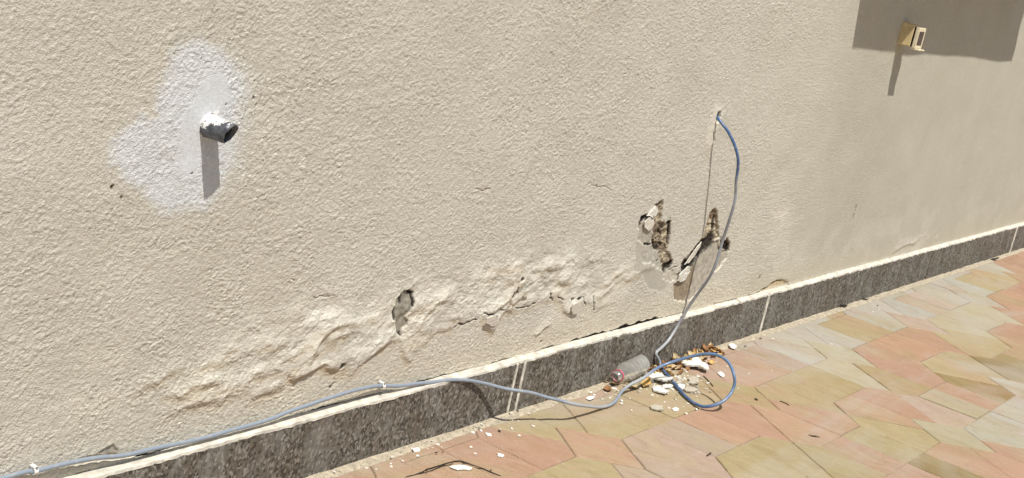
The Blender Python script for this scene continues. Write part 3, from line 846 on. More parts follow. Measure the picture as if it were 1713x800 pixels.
for key, P_, cx, cy in cands:
    Q = [(x + cx, y + cy) for x, y in P_]
    if min(y for x, y in Q) > YW - 0.012: continue
    if min(y for x, y in Q) < -4.95: continue
    if max(y for x, y in Q) > YW:
        Q = clip_y(Q, YW); key = None
        if abs(area(Q)) < 3e-4: continue
        P_ = [(x - cx, y - cy) for x, y in Q]
    mx = sum(x for x, y in Q) / len(Q); my = sum(y for x, y in Q) / len(Q)
    pr = [proj((x, y, 0)) for x, y in Q]
    vis = any(d_ > 0.3 and -40 < u_ < 1753 and -40 < v_ < 840 for u_, v_, d_ in pr)
    dist = math.dist((mx, my), (0, -1.62))
    pieces.append((0 if vis else 1, dist, key, P_, cx, cy, mx, my))
pieces.sort(key=lambda q_: (q_[0], q_[1]))
rest_v, rest_f, rest_c = [], [], []
for n_, (vis, dist, key, P_, cx, cy, mx, my) in enumerate(pieces):
    gap = rnd.choice([0.0004, 0.0008, 0.0014])
    if n_ < 290:
        kk = (key, gap) if key else None
        if kk and kk in cache: me = cache[kk]
        else:
            vs, fs = paver_geo(P_, gap)
            me = mesh('paver', vs, fs); me.materials.append(M_pav)
            if kk: cache[kk] = me
        o = obj('paver', me, None, pv, (cx, cy, rnd.uniform(-0.0008, 0.0005)))
        o.rotation_euler = (rnd.uniform(-0.0035, 0.0035), rnd.uniform(-0.0035, 0.0035), 0)
        o.color = pave_col(mx, my, rnd)
    else:
        vs, fs = paver_geo(P_, gap)
        b0 = len(rest_v)
        rest_v += [(x + cx, y + cy, z) for x, y, z in vs]
        rest_f += [tuple(b0 + a for a in f_) for f_ in fs]
        rest_c += [pave_col(mx, my, rnd)] * len(vs)
M_pav2 = M_pav.copy(); M_pav2.name = 'stamped_slate_paver_far'
t = M_pav2.node_tree
oi = [n_ for n_ in t.nodes if n_.bl_idname == 'ShaderNodeObjectInfo'][0]
at = N(t, 'ShaderNodeAttribute', attribute_name='tint')
for l_ in [l_ for l_ in t.links if l_.from_node == oi]:
    t.links.new(at.outputs['Color'], l_.to_socket)
me = mesh('paver', rest_v, rest_f)
ta = me.attributes.new('tint', 'FLOAT_COLOR', 'POINT')
ta.data.foreach_set('color', np.array(rest_c, np.float32).ravel())
o = obj('paver', me, M_pav2, pv); o['kind'] = 'stuff'
# cement fillet between pavers and skirting
vs, fs = [], []
xs_ = np.arange(-3.9, 12.6, 0.02)
for x in xs_:
    e = float(vn(x * 25, 0.3, 61)); e2 = float(vn(x * 80, 0.7, 62))
    vs += [(x, SK + 0.002, 0.004 + 0.003 * e), (x, -0.03 + 0.004 * e2, 0.001 + 0.0015 * e2), (x, -0.0425 - 0.004 * e - 0.003 * e2, -0.003)]
for k in range(len(xs_) - 1):
    for j in (0, 1):
        a = k * 3 + j
        fs.append((a, a + 1, a + 4, a + 3))
obj('cement_fillet', mesh('cement_fillet', vs, fs), M_strip, pv)

# ------------------------------------------------------------------ pipe stub
bx, bz = wp(348, 210)
pipe = empty('pipe_stub', (bx, 0, bz))
tag(pipe, 'short black drain pipe stub splashed with white paint, sticking out of the white patch', 'pipe')
n = 40; R0 = 0.0185; R1 = 0.0155; LP = 0.052
vs, fs = [], []
rr = random.Random(3)
rings = [(0.012, R0 * 1.06), (-0.008, R0 * 1.05), (-0.02, R0 * 1.0), (-0.04, R0 * 0.985), (-LP, R0 * 0.97), (-LP - 0.0004, R1), (-0.03, R1 * 0.99), (0.02, R1 * 0.98)]
for k, (y, r) in enumerate(rings):
    for a in range(n):
        th = a * math.tau / n
        jy = (0.0022 * float(vn(a * 0.6, 1, 5)) if k in (4, 5) else 0)
        jr = 1 + 0.02 * float(vn(a * 0.35, k * 0.7, 6))
        sk = {3: 0.7, 4: 1.0, 5: 1.0, 6: 0.5}.get(k, 0.0)
        vs.append((math.cos(th) * r * jr, y + jy + sk * r * (0.32 * math.cos(th) - 0.5 * math.sin(th)), math.sin(th) * r * jr))
for k in range(len(rings) - 1):
    for a in range(n):
        fs.append((k * n + a, k * n + (a + 1) % n, (k + 1) * n + (a + 1) % n, (k + 1) * n + a))
fs.append(tuple(range((len(rings) - 1) * n, len(rings) * n)))
obj('pipe_tube', mesh('pipe_tube', vs, fs, True), M_pipe, pipe)
vs, fs = [], []
for k, (y, r) in enumerate([(0.003, 0.0245), (-0.0005, 0.0212), (-0.0015, 0.0201), (-0.004, 0.0193)]):
    for a in range(32):
        th = a * math.tau / 32
        upb = 1 + 0.3 * max(0, math.sin(th)) * (1 if k == 1 else 0.5 if k == 0 else 0.1)
        jr = (1 + 0.16 * float(vn(a * 0.7, k * 1.3, 9))) * upb
        vs.append((math.cos(th) * r * jr, y, math.sin(th) * r * jr))
for k in range(3):
    for a in range(32):
        fs.append((k * 32 + a, k * 32 + (a + 1) % 32, (k + 1) * 32 + (a + 1) % 32, (k + 1) * 32 + a))
obj('filler_collar', mesh('filler_collar', vs, fs, True), simple('white_filler', (0.70, 0.69, 0.67), 0.85, 0.08, 120, 0.002), pipe)

# ------------------------------------------------------------------ cable
def catmull(Q, step=0.012):
    Q = [np.array(q_, float) for q_ in Q]
    Q = [2 * Q[0] - Q[1]] + Q + [2 * Q[-1] - Q[-2]]
    out_, tt = [], []
    for k in range(1, len(Q) - 2):
        p0, p1, p2, p3 = Q[k - 1:k + 3]
        m_ = max(2, int(np.linalg.norm(p2 - p1) / step))
        for s_ in range(m_):
            t_ = s_ / m_
            out_.append(0.5 * ((2 * p1) + (-p0 + p2) * t_ + (2 * p0 - 5 * p1 + 4 * p2 - p3) * t_ ** 2 + (-p0 + 3 * p1 - 3 * p2 + p3) * t_ ** 3))
            tt.append(k - 1 + t_)
    out_.append(Q[-2]); tt.append(len(Q) - 3)
    return out_, tt
def tube(name, pts, rad, sides=10, cols=None, tcol=None):
    vs, fs = [], []
    T = [pts[min(k + 1, len(pts) - 1)] - pts[max(k - 1, 0)] for k in range(len(pts))]
    T = [q_ / (np.linalg.norm(q_) + 1e-12) for q_ in T]
    ref = np.cross(T[0], np.array([0.3, 0.2, 1.0])); ref /= np.linalg.norm(ref)
    for k, p_ in enumerate(pts):
        ref = ref - T[k] * (ref @ T[k]); ref /= np.linalg.norm(ref)
        bi = np.cross(T[k], ref)
        r = rad(k) if callable(rad) else rad
        for a in range(sides):
            th = a * math.tau / sides
            vs.append(p_ + r * (math.cos(th) * ref + math.sin(th) * bi))
    for k in range(len(pts) - 1):
        for a in range(sides):
            fs.append((k * sides + a, k * sides + (a + 1) % sides, (k + 1) * sides + (a + 1) % sides, (k + 1) * sides + a))
    fs += [tuple(range(sides))[::-1], tuple(range((len(pts) - 1) * sides, len(pts) * sides))]
    me = mesh(name, vs, fs, True)
    if cols is not None:
        at_ = me.attributes.new('tint', 'FLOAT_COLOR', 'POINT')
        arr = np.ones((len(vs), 4), np.float32)
        for k in range(len(pts)): arr[k * sides:(k + 1) * sides, :3] = cols[k]
        at_.data.foreach_set('color', arr.ravel())
    return me
CR = 0.0041
GB = (0.235, 0.275, 0.325); LG = (0.34, 0.36, 0.375); BL = (0.055, 0.115, 0.25); MB = (0.105, 0.18, 0.31); GY = (0.20, 0.21, 0.23)
K = []      # (point, colour)
x_left = on_y(0, 801, -0.008)
K.append(((0.2, -0.0075, 0.1395), GB)); K.append(((0.8, -0.007, 0.141), GB))
for (u_, v_, y_, c_) in [(0, 800.5, -.008, GB), (58, 788, -.0095, GB), (100, 778, -.009, GB), (165, 765.5, -.010, GB), (212, 762, -.010, GB), (260, 751, -.009, GB), (330, 736, -.010, GB), (390, 718, -.010, GB), (440, 704, -.010, GB), (500, 683, -.011, GB), (560, 662, -.013, GB), (604, 649.5, -.013, GB), (640, 646, -.010, GB), (680, 645, -.011, GB), (720, 639.5, -.013, GB), (755, 636, -.018, GB), (785, 636.5, -.024, GB)]:
    K.append((tuple(on_y(u_, v_, y_)), c_))
for (u_, v_, y_) in [(810, 642, -.033), (830, 647, -.045), (850, 651, -.060)]:
    K.append((tuple(on_y(u_, v_, y_)), GB))
for (u_, v_, h_, c_) in [(870, 654.5, .093, GB), (890, 658.5, .085, GB), (910, 664, .073, GB), (925, 667.5, .067, GB), (940, 671, .059, GB), (955, 674.5, .053, LG), (970, 677.5, .043, LG), (990, 680, .025, LG), (1008, 680.5, .009, LG), (1024, 676, .0055, GB), (1032, 668, .009, GB), (1040, 655, .016, GB), (1054, 644, .026, LG), (1076, 632, .040, LG), (1100, 616, .055, MB), (1122, 607, .070, MB), (1145, 600, .088, MB), (1166, 595, .105, MB), (1185, 592.5, .12, MB), (1200, 594, .125, MB), (1213, 601, .124, MB), (1222, 611, .115, MB), (1228, 628, .097, MB), (1229, 642, .076, MB), (1224, 656, .055, MB), (1215, 667, .040, MB), (1204, 674.5, .028, MB), (1190, 679, .018, BL), (1175, 679.5, .010, BL), (1160, 674, .0055, BL), (1145, 662, .005, BL), (1130, 645, .006, BL), (1116, 627, .010, BL), (1106, 613, .014, MB)]:
    K.append((tuple(on_z(u_, v_, h_)), c_))
for (u_, v_, y_, c_) in [(1103.5, 603, -.034, GB), (1097.5, 590.5, -.0265, LG), (1106, 582, -.0255, LG), (1117, 571, -.0265, LG), (1127, 556, -.027, LG), (1136, 540, -.0275, GY), (1143, 529, -.031, GY), (1155, 509, -.040, GY), (1170, 488, -.056, GY), (1185, 467, -.074, GY), (1196, 446, -.084, GY), (1203, 424, -.083, GY), (1209, 402, -.081, GY), (1214.5, 385, -.084, GY), (1222, 362, -.089, GY), (1228, 343, -.091, GY), (1231, 325, -.086, GY), (1231.3, 305, -.081, GY), (1234, 285, -.08, BL), (1235, 268, -.079, BL), (1232, 252, -.071, BL), (1226, 236, -.058, BL), (1217, 219, -.040, BL), (1207, 206, -.020, BL), (1200, 197, -.004, BL), (1198, 195, .02, BL)]:
    K.append((tuple(on_y(u_, v_, y_)), c_))
pts, tt = catmull([k_[0] for k_ in K], 0.007)
pts = [p_ + 0.0016 * np.array([0.3 * vn(k * 0.11, 1.5, 51), 0.5 * vn(k * 0.13, 2.5, 52) if p_[1] < -0.05 else 0, vn(k * 0.12, 3.5, 53)], float) for k, p_ in enumerate(pts)]
cols = []
for q_ in tt:
    i0 = min(int(q_), len(K) - 2); f_ = q_ - i0
    cols.append(np.array(K[i0][1]) * (1 - f_) + np.array(K[i0 + 1][1]) * f_)
cab = obj('cable', tube('cable', pts, CR, 12, cols), M_cable)
tag(cab, 'long grey blue cable along the skirting, looping on the pavers, up to a wall hole', 'cable')
def clip(u_, v_, label):
    c_ = on_y(u_, v_, -0.011)
    r = empty('cable_clip', c_); tag(r, label, 'cable clip', 'white cable clips on the skirting ledge')
    pts_ = [np.array((0, -math.cos(a) * (CR + 0.0016), math.sin(a) * (CR + 0.0016))) for a in np.linspace(-1.7, 1.9, 14)]
    vs, fs = [], []
    for p_ in pts_:
        q_ = p_ * 0.74
        vs += [p_ + (-.0035, 0, 0), p_ + (.0035, 0, 0), q_ + np.array((.0035, 0, 0)), q_ + np.array((-.0035, 0, 0))]
    for k in range(13):
        for j in range(4): fs.append((k * 4 + j, k * 4 + (j + 1) % 4, k * 4 + 4 + (j + 1) % 4, k * 4 + 4 + j))
    fs += [(0, 1, 2, 3), (55, 54, 53, 52)]
    obj('saddle', mesh('saddle', vs, fs), M_clip, r)
    bm = bmesh.new(); bm_box(bm, (-.0035, -0.003, CR * 0.9), (.0035, 0.010, CR * 0.9 + 0.0045), 0.001)
    obj('nail_block', bm_mesh('nail_block', bm), M_clip, r)
    bm = bmesh.new(); bmesh.ops.create_cone(bm, cap_ends=True, segments=10, radius1=0.0018, radius2=0.0018, depth=0.003, matrix=Matrix.Translation((0, -0.004, CR * 0.9 + 0.0035)) @ Matrix.Rotation(math.pi / 2, 4, 'X'))
    obj('nail', bm_mesh('nail', bm), M_nail, r)
clip(640, 646, 'white clip pinning the cable below the small round hole, where the cable bends down')
clip(58, 788, 'white clip pinning the cable at the lower left corner of the photo')

# ------------------------------------------------------------------ wall socket box
X0, Z0, Z1, WD = 4.505, 0.937, 1.013, 0.060
sb = empty('socket_box', (X0, 0, Z0))
tag(sb, 'small aged cream socket box with a brown front window, in shadow on the wall', 'socket box')
def frustum(name, yA, lo1, hi1, yB, lo2, hi2, mat, bev=0.003):
    bm = bmesh.new()
    v = [bm.verts.new(c_) for c_ in [(lo1[0], yA, lo1[1]), (hi1[0], yA, lo1[1]), (hi1[0], yA, hi1[1]), (lo1[0], yA, hi1[1]), (lo2[0], yB, lo2[1]), (hi2[0], yB, lo2[1]), (hi2[0], yB, hi2[1]), (lo2[0], yB, hi2[1])]]
    for f_ in ((0, 1, 2, 3), (7, 6, 5, 4), (0, 4, 5, 1), (1, 5, 6, 2), (2, 6, 7, 3), (3, 7, 4, 0)): bm.faces.new([v[k] for k in f_])
    bmesh.ops.recalc_face_normals(bm, faces=bm.faces)
    bmesh.ops.bevel(bm, geom=list(bm.edges), offset=bev, segments=2, affect='EDGES', profile=0.6)
    return obj(name, bm_mesh(name, bm), mat, sb)
HH = Z1 - Z0
frustum('housing', 0.006, (0, 0), (WD, HH), -0.044, (0.002, 0.001), (WD - 0.002, HH - 0.004), M_cream)
frustum('gasket', -0.0435, (0.004, 0.003), (WD - 0.004, HH - 0.008), -0.0512, (0.004, 0.003), (WD - 0.004, HH - 0.008), M_dark, 0.001)
# cover ring made of four bars round the window
def bar(lo, hi):
    bm = bmesh.new(); bm_box(bm, lo, hi, 0.0018); return bm_mesh('cover_bar', bm)
yf, yb = -0.064, -0.0510
t_ = HH - 0.008
cf = obj('cover_frame', bar((0.0, yf, -0.001), (0.005, yb, t_)), M_creamf, sb)
for lo, hi in (((WD - 0.006, yf, -0.001), (WD, yb, t_)), ((0.0052, yf + 0.0004, -0.0006), (WD - 0.0062, yb, 0.009)), ((0.0052, yf + 0.0004, t_ - 0.013), (WD - 0.0062, yb, t_ - 0.0003))):
    obj('cover_bar', bar(lo, hi), M_creamf, cf)
bm = bmesh.new(); bm_box(bm, (0.0045, -0.0625, 0.0085), (WD - 0.0055, -0.0515, t_ - 0.0125), 0.0015)
obj('front_window', bm_mesh('front_window', bm), M_rocker, sb)
bm = bmesh.new(); bm_box(bm, (0.001, -0.078, -0.006), (WD - 0.001, -0.05, -0.0012), 0.002)  # small tab, widened and pushed forward to lengthen the box's cast shadow
obj('extended_catch', bm_mesh('extended_catch', bm), M_creamf, sb)

# ------------------------------------------------------------------ projecting bay above (its shadow falls on the wall)
LB = 0.23
bx0, bx1, bz0 = 4.129 - 0.58 * LB, 5.876 - 0.58 * LB, 0.905 + 2.2 * LB
bay = empty('bay_window', (bx0, 0, bz0))
tag(bay, 'projecting window bay above the socket box, just out of frame, that throws the large shadow', 'bay window')
BW = bx1 - bx0
vs, fs = [], []
n = 66
for k in range(n + 1):
    x = BW * k / n
    e = 0.0022 * float(vn(k * 0.13, 2, 77))
    vs += [(x, -LB + e, 0 + e), (x, -LB + e, 0.06), (x, 0.02, 0.06), (x, 0.02, 0)]
for k in range(n):
    for j in range(4):
        a = k * 4 + j; b_ = k * 4 + (j + 1) % 4
        fs.append((a, b_, b_ + 4, a + 4))
fs += [(3, 2, 1, 0), (n * 4, n * 4 + 1, n * 4 + 2, n * 4 + 3)]
obj('sill_slab', mesh('sill_slab', vs, fs), M_box, bay)
for nm, lo, hi in (('side_panel', (0.01, -LB + 0.02, 0.061), (0.07, 0.02, 1.25)), ('side_panel', (BW - 0.07, -LB + 0.02, 0.061), (BW - 0.01, 0.02, 1.25)), ('top_slab', (0, -LB, 1.251), (BW, 0.02, 1.32))):
    bm = bmesh.new(); bm_box(bm, lo, hi, 0.004); obj(nm, bm_mesh(nm, bm), M_box, bay)
wf = None
for lo, hi in (((0.071, -LB + 0.05, 0.062), (0.12, -LB + 0.1, 1.249)), ((BW - 0.12, -LB + 0.05, 0.062), (BW - 0.071, -LB + 0.1, 1.249)), ((BW / 2 - 0.025, -LB + 0.052, 0.062), (BW / 2 + 0.025, -LB + 0.098, 1.249)), ((0.121, -LB + 0.051, 0.062), (BW / 2 - 0.026, -LB + 0.099, 0.11)), ((BW / 2 + 0.026, -LB + 0.051, 0.062), (BW - 0.121, -LB + 0.099, 0.11))):
    bm = bmesh.new(); bm_box(bm, lo, hi, 0.003)
    o = obj('window_frame' if wf is None else 'frame_bar', bm_mesh('frame_bar', bm), M_alu, bay if wf is None else wf)
    wf = wf or o
bm = bmesh.new(); bm_box(bm, (0.11, -LB + 0.072, 0.1), (BW - 0.11, -LB + 0.078, 1.24), 0)
obj('pane', bm_mesh('pane', bm), M_glass, bay)

# ------------------------------------------------------------------ plastic bottle lying against the skirting
Mth = on_z(1027.5, 632, 0.0235); Bot = on_z(1074, 607.5, 0.0275)
ax = Bot - Mth; LBt = float(np.linalg.norm(ax)); ax /= LBt
bot = empty('plastic_bottle', Mth)
tag(bot, 'crushed clear plastic bottle with a pink neck ring, lying against the skirting', 'bottle')
zx = np.cross(ax, (0, 0, 1.0)); zx /= np.linalg.norm(zx); zz = np.cross(zx, ax)
s_ = LBt / 0.19
prof = [(0.0, .0125), (.010, .0125), (.0105, .0145), (.020, .0145), (.0205, .013), (.030, .0135), (.042, .018), (.056, .0245), (.070, .0272), (.082, .0278), (.086, .0262), (.090, .0278), (.104, .0276), (.108, .0258), (.112, .0276), (.126, .0276), (.130, .0258), (.134, .0276), (.150, .0276), (.154, .0262), (.158, .0278), (.176, .0274), (.186, .025), (.190, .019), (.184, .010), (.182, .0005)]
vs, fs = [], []
n = 36
for k, (l_, r_) in enumerate(prof):
    for a in range(n):
        th = a * math.tau / n
        d_ = 1 + 0.045 * float(vn(a * 0.4, k * 0.35, 33)) * (1 if l_ > .04 else 0.1)
        vs.append(ax * l_ * s_ + r_ * d_ * (math.cos(th) * zx + 0.97 * math.sin(th) * zz))
for k in range(len(prof) - 1):
    for a in range(n): fs.append((k * n + a, (k + 1) * n + a, (k + 1) * n + (a + 1) % n, k * n + (a + 1) % n))
obj('bottle_body', mesh('bottle_body', vs, fs, True), M_bot, bot)
vs, fs = [], []
for l_, r_ in ((.0225, .0148), (.0225, .0166), (.0282, .0166), (.0282, .0148)):
    for a in range(n):
        th = a * math.tau / n
        vs.append(ax * l_ * s_ + r_ * (math.cos(th) * zx + math.sin(th) * zz))
for k in range(4):
    for a in range(n): fs.append((k * n + a, ((k + 1) % 4) * n + a, ((k + 1) % 4) * n + (a + 1) % n, k * n + (a + 1) % n))
obj('neck_ring', mesh('neck_ring', vs, fs, True), M_pink, bot)

# ------------------------------------------------------------------ rubble and litter
def chunk(name, px, z0, th, mat, label, cat, group=None, tilt=(0, 0), seed=0, jag=0.2):
    """an irregular slab whose outline lies on the pavers; px = outline in the photo"""
    r = random.Random(seed)
    th *= 0.45
    P_ = [on_z(u_, v_, z0 + th * 0.6) for u_, v_ in px]
    Q = []
    for a, b_ in zip(P_, P_[1:] + P_[:1]):
        Q.append(a); m_ = (a + b_) / 2; d_ = np.linalg.norm(b_ - a)
        Q.append(m_ + np.array((r.uniform(-1, 1), r.uniform(-1, 1), 0)) * d_ * jag)
    c_ = sum(Q) / len(Q)
    n_ = len(Q); vs = []
    for lv, sc_ in ((0, 0.97), (0.8, 1.0), (1.0, 0.975)):
        for q_ in Q:
            d_ = (q_ - c_) * sc_
            z = th * lv + (r.uniform(-.12, .12) * th if lv else 0)
            vs.append((d_[0], d_[1], z + tilt[0] * d_[0] + tilt[1] * d_[1]))
    mz = min(v_[2] for v_ in vs)
    vs = [(a, b_, c2 - mz) for a, b_, c2 in vs]
    vs.append((r.uniform(-.003, .003), r.uniform(-.003, .003), sum(v_[2] for v_ in vs[2 * n_:]) / n_ + 0.0008))
    fs = [tuple(range(n_))[::-1]]
    for lv in (0, n_): fs += [(lv + k, lv + (k + 1) % n_, lv + n_ + (k + 1) % n_, lv + n_ + k) for k in range(n_)]
    fs += [(2 * n_ + k, 2 * n_ + (k + 1) % n_, 3 * n_) for k in range(n_)]
    me = mesh(name, vs, fs)
    bm = bmesh.new(); bm.from_mesh(me); bmesh.ops.recalc_face_normals(bm, faces=bm.faces); bm.to_mesh(me); bm.free()
    o = obj(name, me, mat, None, (c_[0], c_[1], z0))
    tag(o, label, cat, group)
    return o
G1 = 'fallen plaster pieces beside the bottle'
q = lambda L_: zc_(L_, 7.2727, 1080, 560)
chunk('plaster_chunk', q([(425, 345), (480, 305), (560, 298), (640, 312), (662, 350), (650, 420), (560, 405), (480, 385)]), 0.004, 0.016, M_plast, 'largest white plaster chunk, inside the cable loop near the skirting', 'plaster chunk', G1, (0.05, -0.18), 1)
chunk('plaster_chunk', q([(655, 360), (720, 345), (755, 400), (760, 465), (700, 455), (648, 425)]), 0.002, 0.015, M_plast, 'cream plaster chunk touching the right end of the largest white chunk', 'plaster chunk', G1, (-0.1, -0.1), 2)
chunk('plaster_chunk', q([(15, 510), (60, 475), (115, 460), (200, 510), (315, 590), (300, 606), (200, 610), (120, 570), (60, 545)]), 0.002, 0.012, M_plast, 'white plaster slab lying under the cable, right of the orange leaf', 'plaster chunk', G1, (0.03, -0.22), 3)
chunk('plaster_chunk', q([(75, 640), (140, 620), (200, 660), (282, 715), (240, 740), (150, 710), (90, 685)]), 0.001, 0.011, M_plast, 'white plaster piece just below the slab under the cable', 'plaster chunk', G1, (0.0, -0.12), 4)
chunk('plaster_chunk', q([(510, 545), (560, 525), (640, 560), (650, 600), (560, 605), (512, 590)]), 0.001, 0.011, M_plastg, 'grey plaster lump in the middle of the cable loop', 'plaster chunk', G1, (0.1, -0.1), 5)
chunk('plaster_chunk', q([(470, 655), (540, 640), (640, 655), (650, 690), (590, 712), (490, 690)]), 0.001, 0.010, M_plastg, 'flat grey plaster slab in the lower part of the cable loop', 'plaster chunk', G1, (0.05, -0.1), 6)
chunk('plaster_chunk', q([(395, 605), (440, 598), (475, 640), (455, 668), (410, 640)]), 0.001, 0.010, M_plast, 'cream plaster bit right against the inner side of the cable loop', 'plaster chunk', G1, (0.1, -0.1), 7)
chunk('plaster_chunk', q([(200, 625), (310, 612), (335, 630), (290, 650), (210, 648)]), 0.001, 0.009, M_plast, 'thin white plaster sliver between two slabs left of the loop', 'plaster chunk', G1, (0, -0.1), 8)
q = lambda L_: zc_(L_, 4.4437, 960, 540)
chunk('plaster_chunk', q([(570, 620), (600, 608), (660, 625), (670, 652), (610, 650), (575, 640)]), 0.0005, 0.009, M_plastg, 'pitted grey plaster piece alone on the yellow paver below the bottle', 'plaster chunk', G1, (0, -0.05), 9)
chunk('plaster_chunk', q([(728, 640), (755, 628), (782, 645), (775, 658), (740, 655)]), 0.0005, 0.006, M_plast, 'small bright white chip right of the pitted grey piece', 'plaster chunk', G1, (0, -0.05), 10)
chunk('plaster_chunk', q([(1068, 375), (1090, 362), (1122, 395), (1112, 405), (1085, 392)]), 0.0005, 0.005, M_plast, 'white chip on the pink paver near the upper right of the loop', 'plaster chunk', G1, (0, 0), 11)
chunk('plaster_chunk', q([(1150, 165), (1180, 155), (1212, 180), (1195, 195), (1165, 185)]), 0.004, 0.007, M_plast, 'white plaster bit on the cement strip right of the loop', 'plaster chunk', G1, (0, 0), 12)
chunk('plaster_chunk', q([(88, 562), (120, 548), (155, 548), (140, 565), (105, 573)]), 0.0005, 0.005, M_plast, 'white chip on the pink paver left of the bottle neck', 'plaster chunk', G1, (0, 0), 13)
chunk('plaster_chunk', [(752, 781), (768, 778), (790, 783), (786, 786), (765, 786)], 0.0005, 0.006, M_plast, 'white flat chip on the cracked paver at the bottom of the photo', 'plaster chunk', None, (0, 0), 14)
chunk('plaster_chunk', [(686, 750), (698, 748), (703, 753), (693, 756)], 0.0005, 0.005, M_plast, 'white chip on the olive paver near the bottom left of the paving', 'plaster chunk', None, (0, 0), 15)
chunk('plaster_chunk', [(812, 724), (821, 726), (823, 730), (815, 729)], 0.0005, 0.005, M_plast, 'white chip on pink paving left of the double grout joint foot', 'plaster chunk', None, (0, 0), 16)
chunk('plaster_chunk', [(831, 758), (843, 761), (840, 765), (832, 763)], 0.0005, 0.004, M_plast, 'white chip in the middle of the pink paver above the crack', 'plaster chunk', None, (0, 0), 17)

# leaves: a curled pointed blade; a few large ones by name, a drift of alike ones behind the cable
def leaf_mesh(L_, Wd_, curl, seed):
    r = random.Random(seed); vs, fs = [], []
    n_ = 6
    for k in range(n_ + 1):
        t2 = k / n_; x = (t2 - 0.5) * L_
        w_ = Wd_ * (math.sin(math.pi * min(1, t2 * 0.96 + 0.03)) ** 0.8) * 0.5 + 0.0006
        zc2 = curl * (2 * t2 - 1) ** 2 + r.uniform(-.001, .001)
        vs += [(x, -w_, zc2 + curl * 0.9 * r.uniform(.6, 1)), (x, 0, zc2), (x, w_, zc2 + curl * 0.9 * r.uniform(.6, 1))]
    for k in range(n_):
        for j in (0, 1):
            a = k * 3 + j; fs.append((a, a + 3, a + 4, a + 1))
    m_ = min(v_[2] for v_ in vs)
    vs = [(a, b_, c_ - m_) for a, b_, c_ in vs]
    # thickness
    nv = len(vs)
    vs2 = vs + [(a, b_, c_ + 0.0005) for a, b_, c_ in vs]
    fs2 = [f_[::-1] for f_ in fs] + [tuple(nv + a for a in f_) for f_ in fs]
    return mesh('dry_leaf', vs2, fs2, False)
def put_leaf(u_, v_, z, L_, Wd_, curl, rz, mat, label, seed, group='dry leaves round the bottle', tilt=0.0):
    P_ = on_z(u_, v_, z)
    o = obj('dry_leaf', leaf_mesh(L_, Wd_, curl, seed), mat, None, (P_[0], P_[1], z))
    o.rotation_euler = (tilt, random.Random(seed).uniform(-.2, .2), rz)
    return tag(o, label, 'leaf', group)
put_leaf(1081, 644, 0.003, 0.055, 0.024, 0.006, 0.3, M_leaf2, 'orange dry leaf under the cable below the bottle', 21, tilt=-0.2)
put_leaf(1029, 643, 0.003, 0.060, 0.022, 0.005, 0.15, M_leaf3, 'tan dry leaf directly under the bottle neck', 22, tilt=-0.15)
put_leaf(1058, 649, 0.002, 0.052, 0.024, 0.006, -0.35, M_leaf3, 'crinkled tan leaf left of the orange leaf, under the cable', 23, tilt=-0.2)
put_leaf(1014, 639, 0.002, 0.045, 0.014, 0.003, 0.0, M_leaf3, 'narrow tan leaf at the foot of the skirting left of the bottle', 24)
put_leaf(1016, 652, 0.001, 0.035, 0.020, 0.003, 0.5, M_leaf, 'small red brown leaf scrap left of the cable bend', 25)
put_leaf(1410, 512.5, 0.004, 0.05, 0.016, 0.004, -0.3, M_black, 'dark shrivelled leaf at the skirting foot right of the grout joint', 26, 'dark leaves along the skirting')
put_leaf(1447, 501, 0.004, 0.035, 0.008, 0.002, -0.5, M_black, 'thin dark leaf at the skirting foot, second right of the grout joint', 27, 'dark leaves along the skirting')
put_leaf(1664, 434, 0.004, 0.06, 0.015, 0.003, -0.4, M_black, 'dark leaf at the skirting foot near the right edge', 28, 'dark leaves along the skirting')
put_leaf(1362, 730, 0.001, 0.030, 0.005, 0.001, -0.9, M_twig, 'slender brown leaf lying on the pink paver at lower right', 29, 'dark leaves along the skirting')
protos = [leaf_mesh(0.032, 0.014, 0.004, 60 + k) for k in range(4)]
for k, m_ in enumerate((M_leaf, M_leaf2, M_leaf, M_leaf3)): protos[k].materials.append(m_)
r = random.Random(8)
for k in range(130):
    f_ = r.random(); x = 3.215 + f_ * 0.39 + r.uniform(-.01, .01)
    y = -0.028 - abs(r.gauss(0, 0.021)) - 0.012 * (1 - f_)
    o = obj('dry_leaf', protos[k % 4], None, None, (x, y, 0.003 + r.random() * 0.014 * (1 if y > -0.06 else 0.3)))
    o.rotation_euler = (r.uniform(-.6, .6), r.uniform(-.5, .5), r.uniform(0, 6.28)); sc = r.uniform(.5, 1.25); o.scale = (sc, sc, sc)
    tag(o, 'small curled dry leaf in the drift between the skirting and the cable', 'leaf', 'drift of dry leaves at the skirting foot')
# twigs
def twig(px, z, rad, label):
    P_ = [on_z(u_, v_, z + rad) for u_, v_ in px]
    pts_, _ = catmull(P_, 0.01)
    c_ = pts_[0].copy()
    o = obj('twig', tube('twig', [p_ - c_ for p_ in pts_], rad, 6), M_twig, None, c_)
    tag(o, label, 'twig')
twig([(1177, 629), (1185, 637), (1193, 646)], 0.001, 0.0013, 'thin dark twig inside the cable loop right of the grey lump')
twig([(1183, 762), (1189, 758)], 0.0005, 0.002, 'short dark twig on the pink paver at bottom centre')
twig([(1305, 671), (1313, 674), (1320, 678)], 0.0005, 0.0014, 'thin twig on the olive paver right of the cable loop')
twig([(1263, 667), (1267, 669)], 0.0005, 0.0026, 'stubby dark twig right of the cable loop')
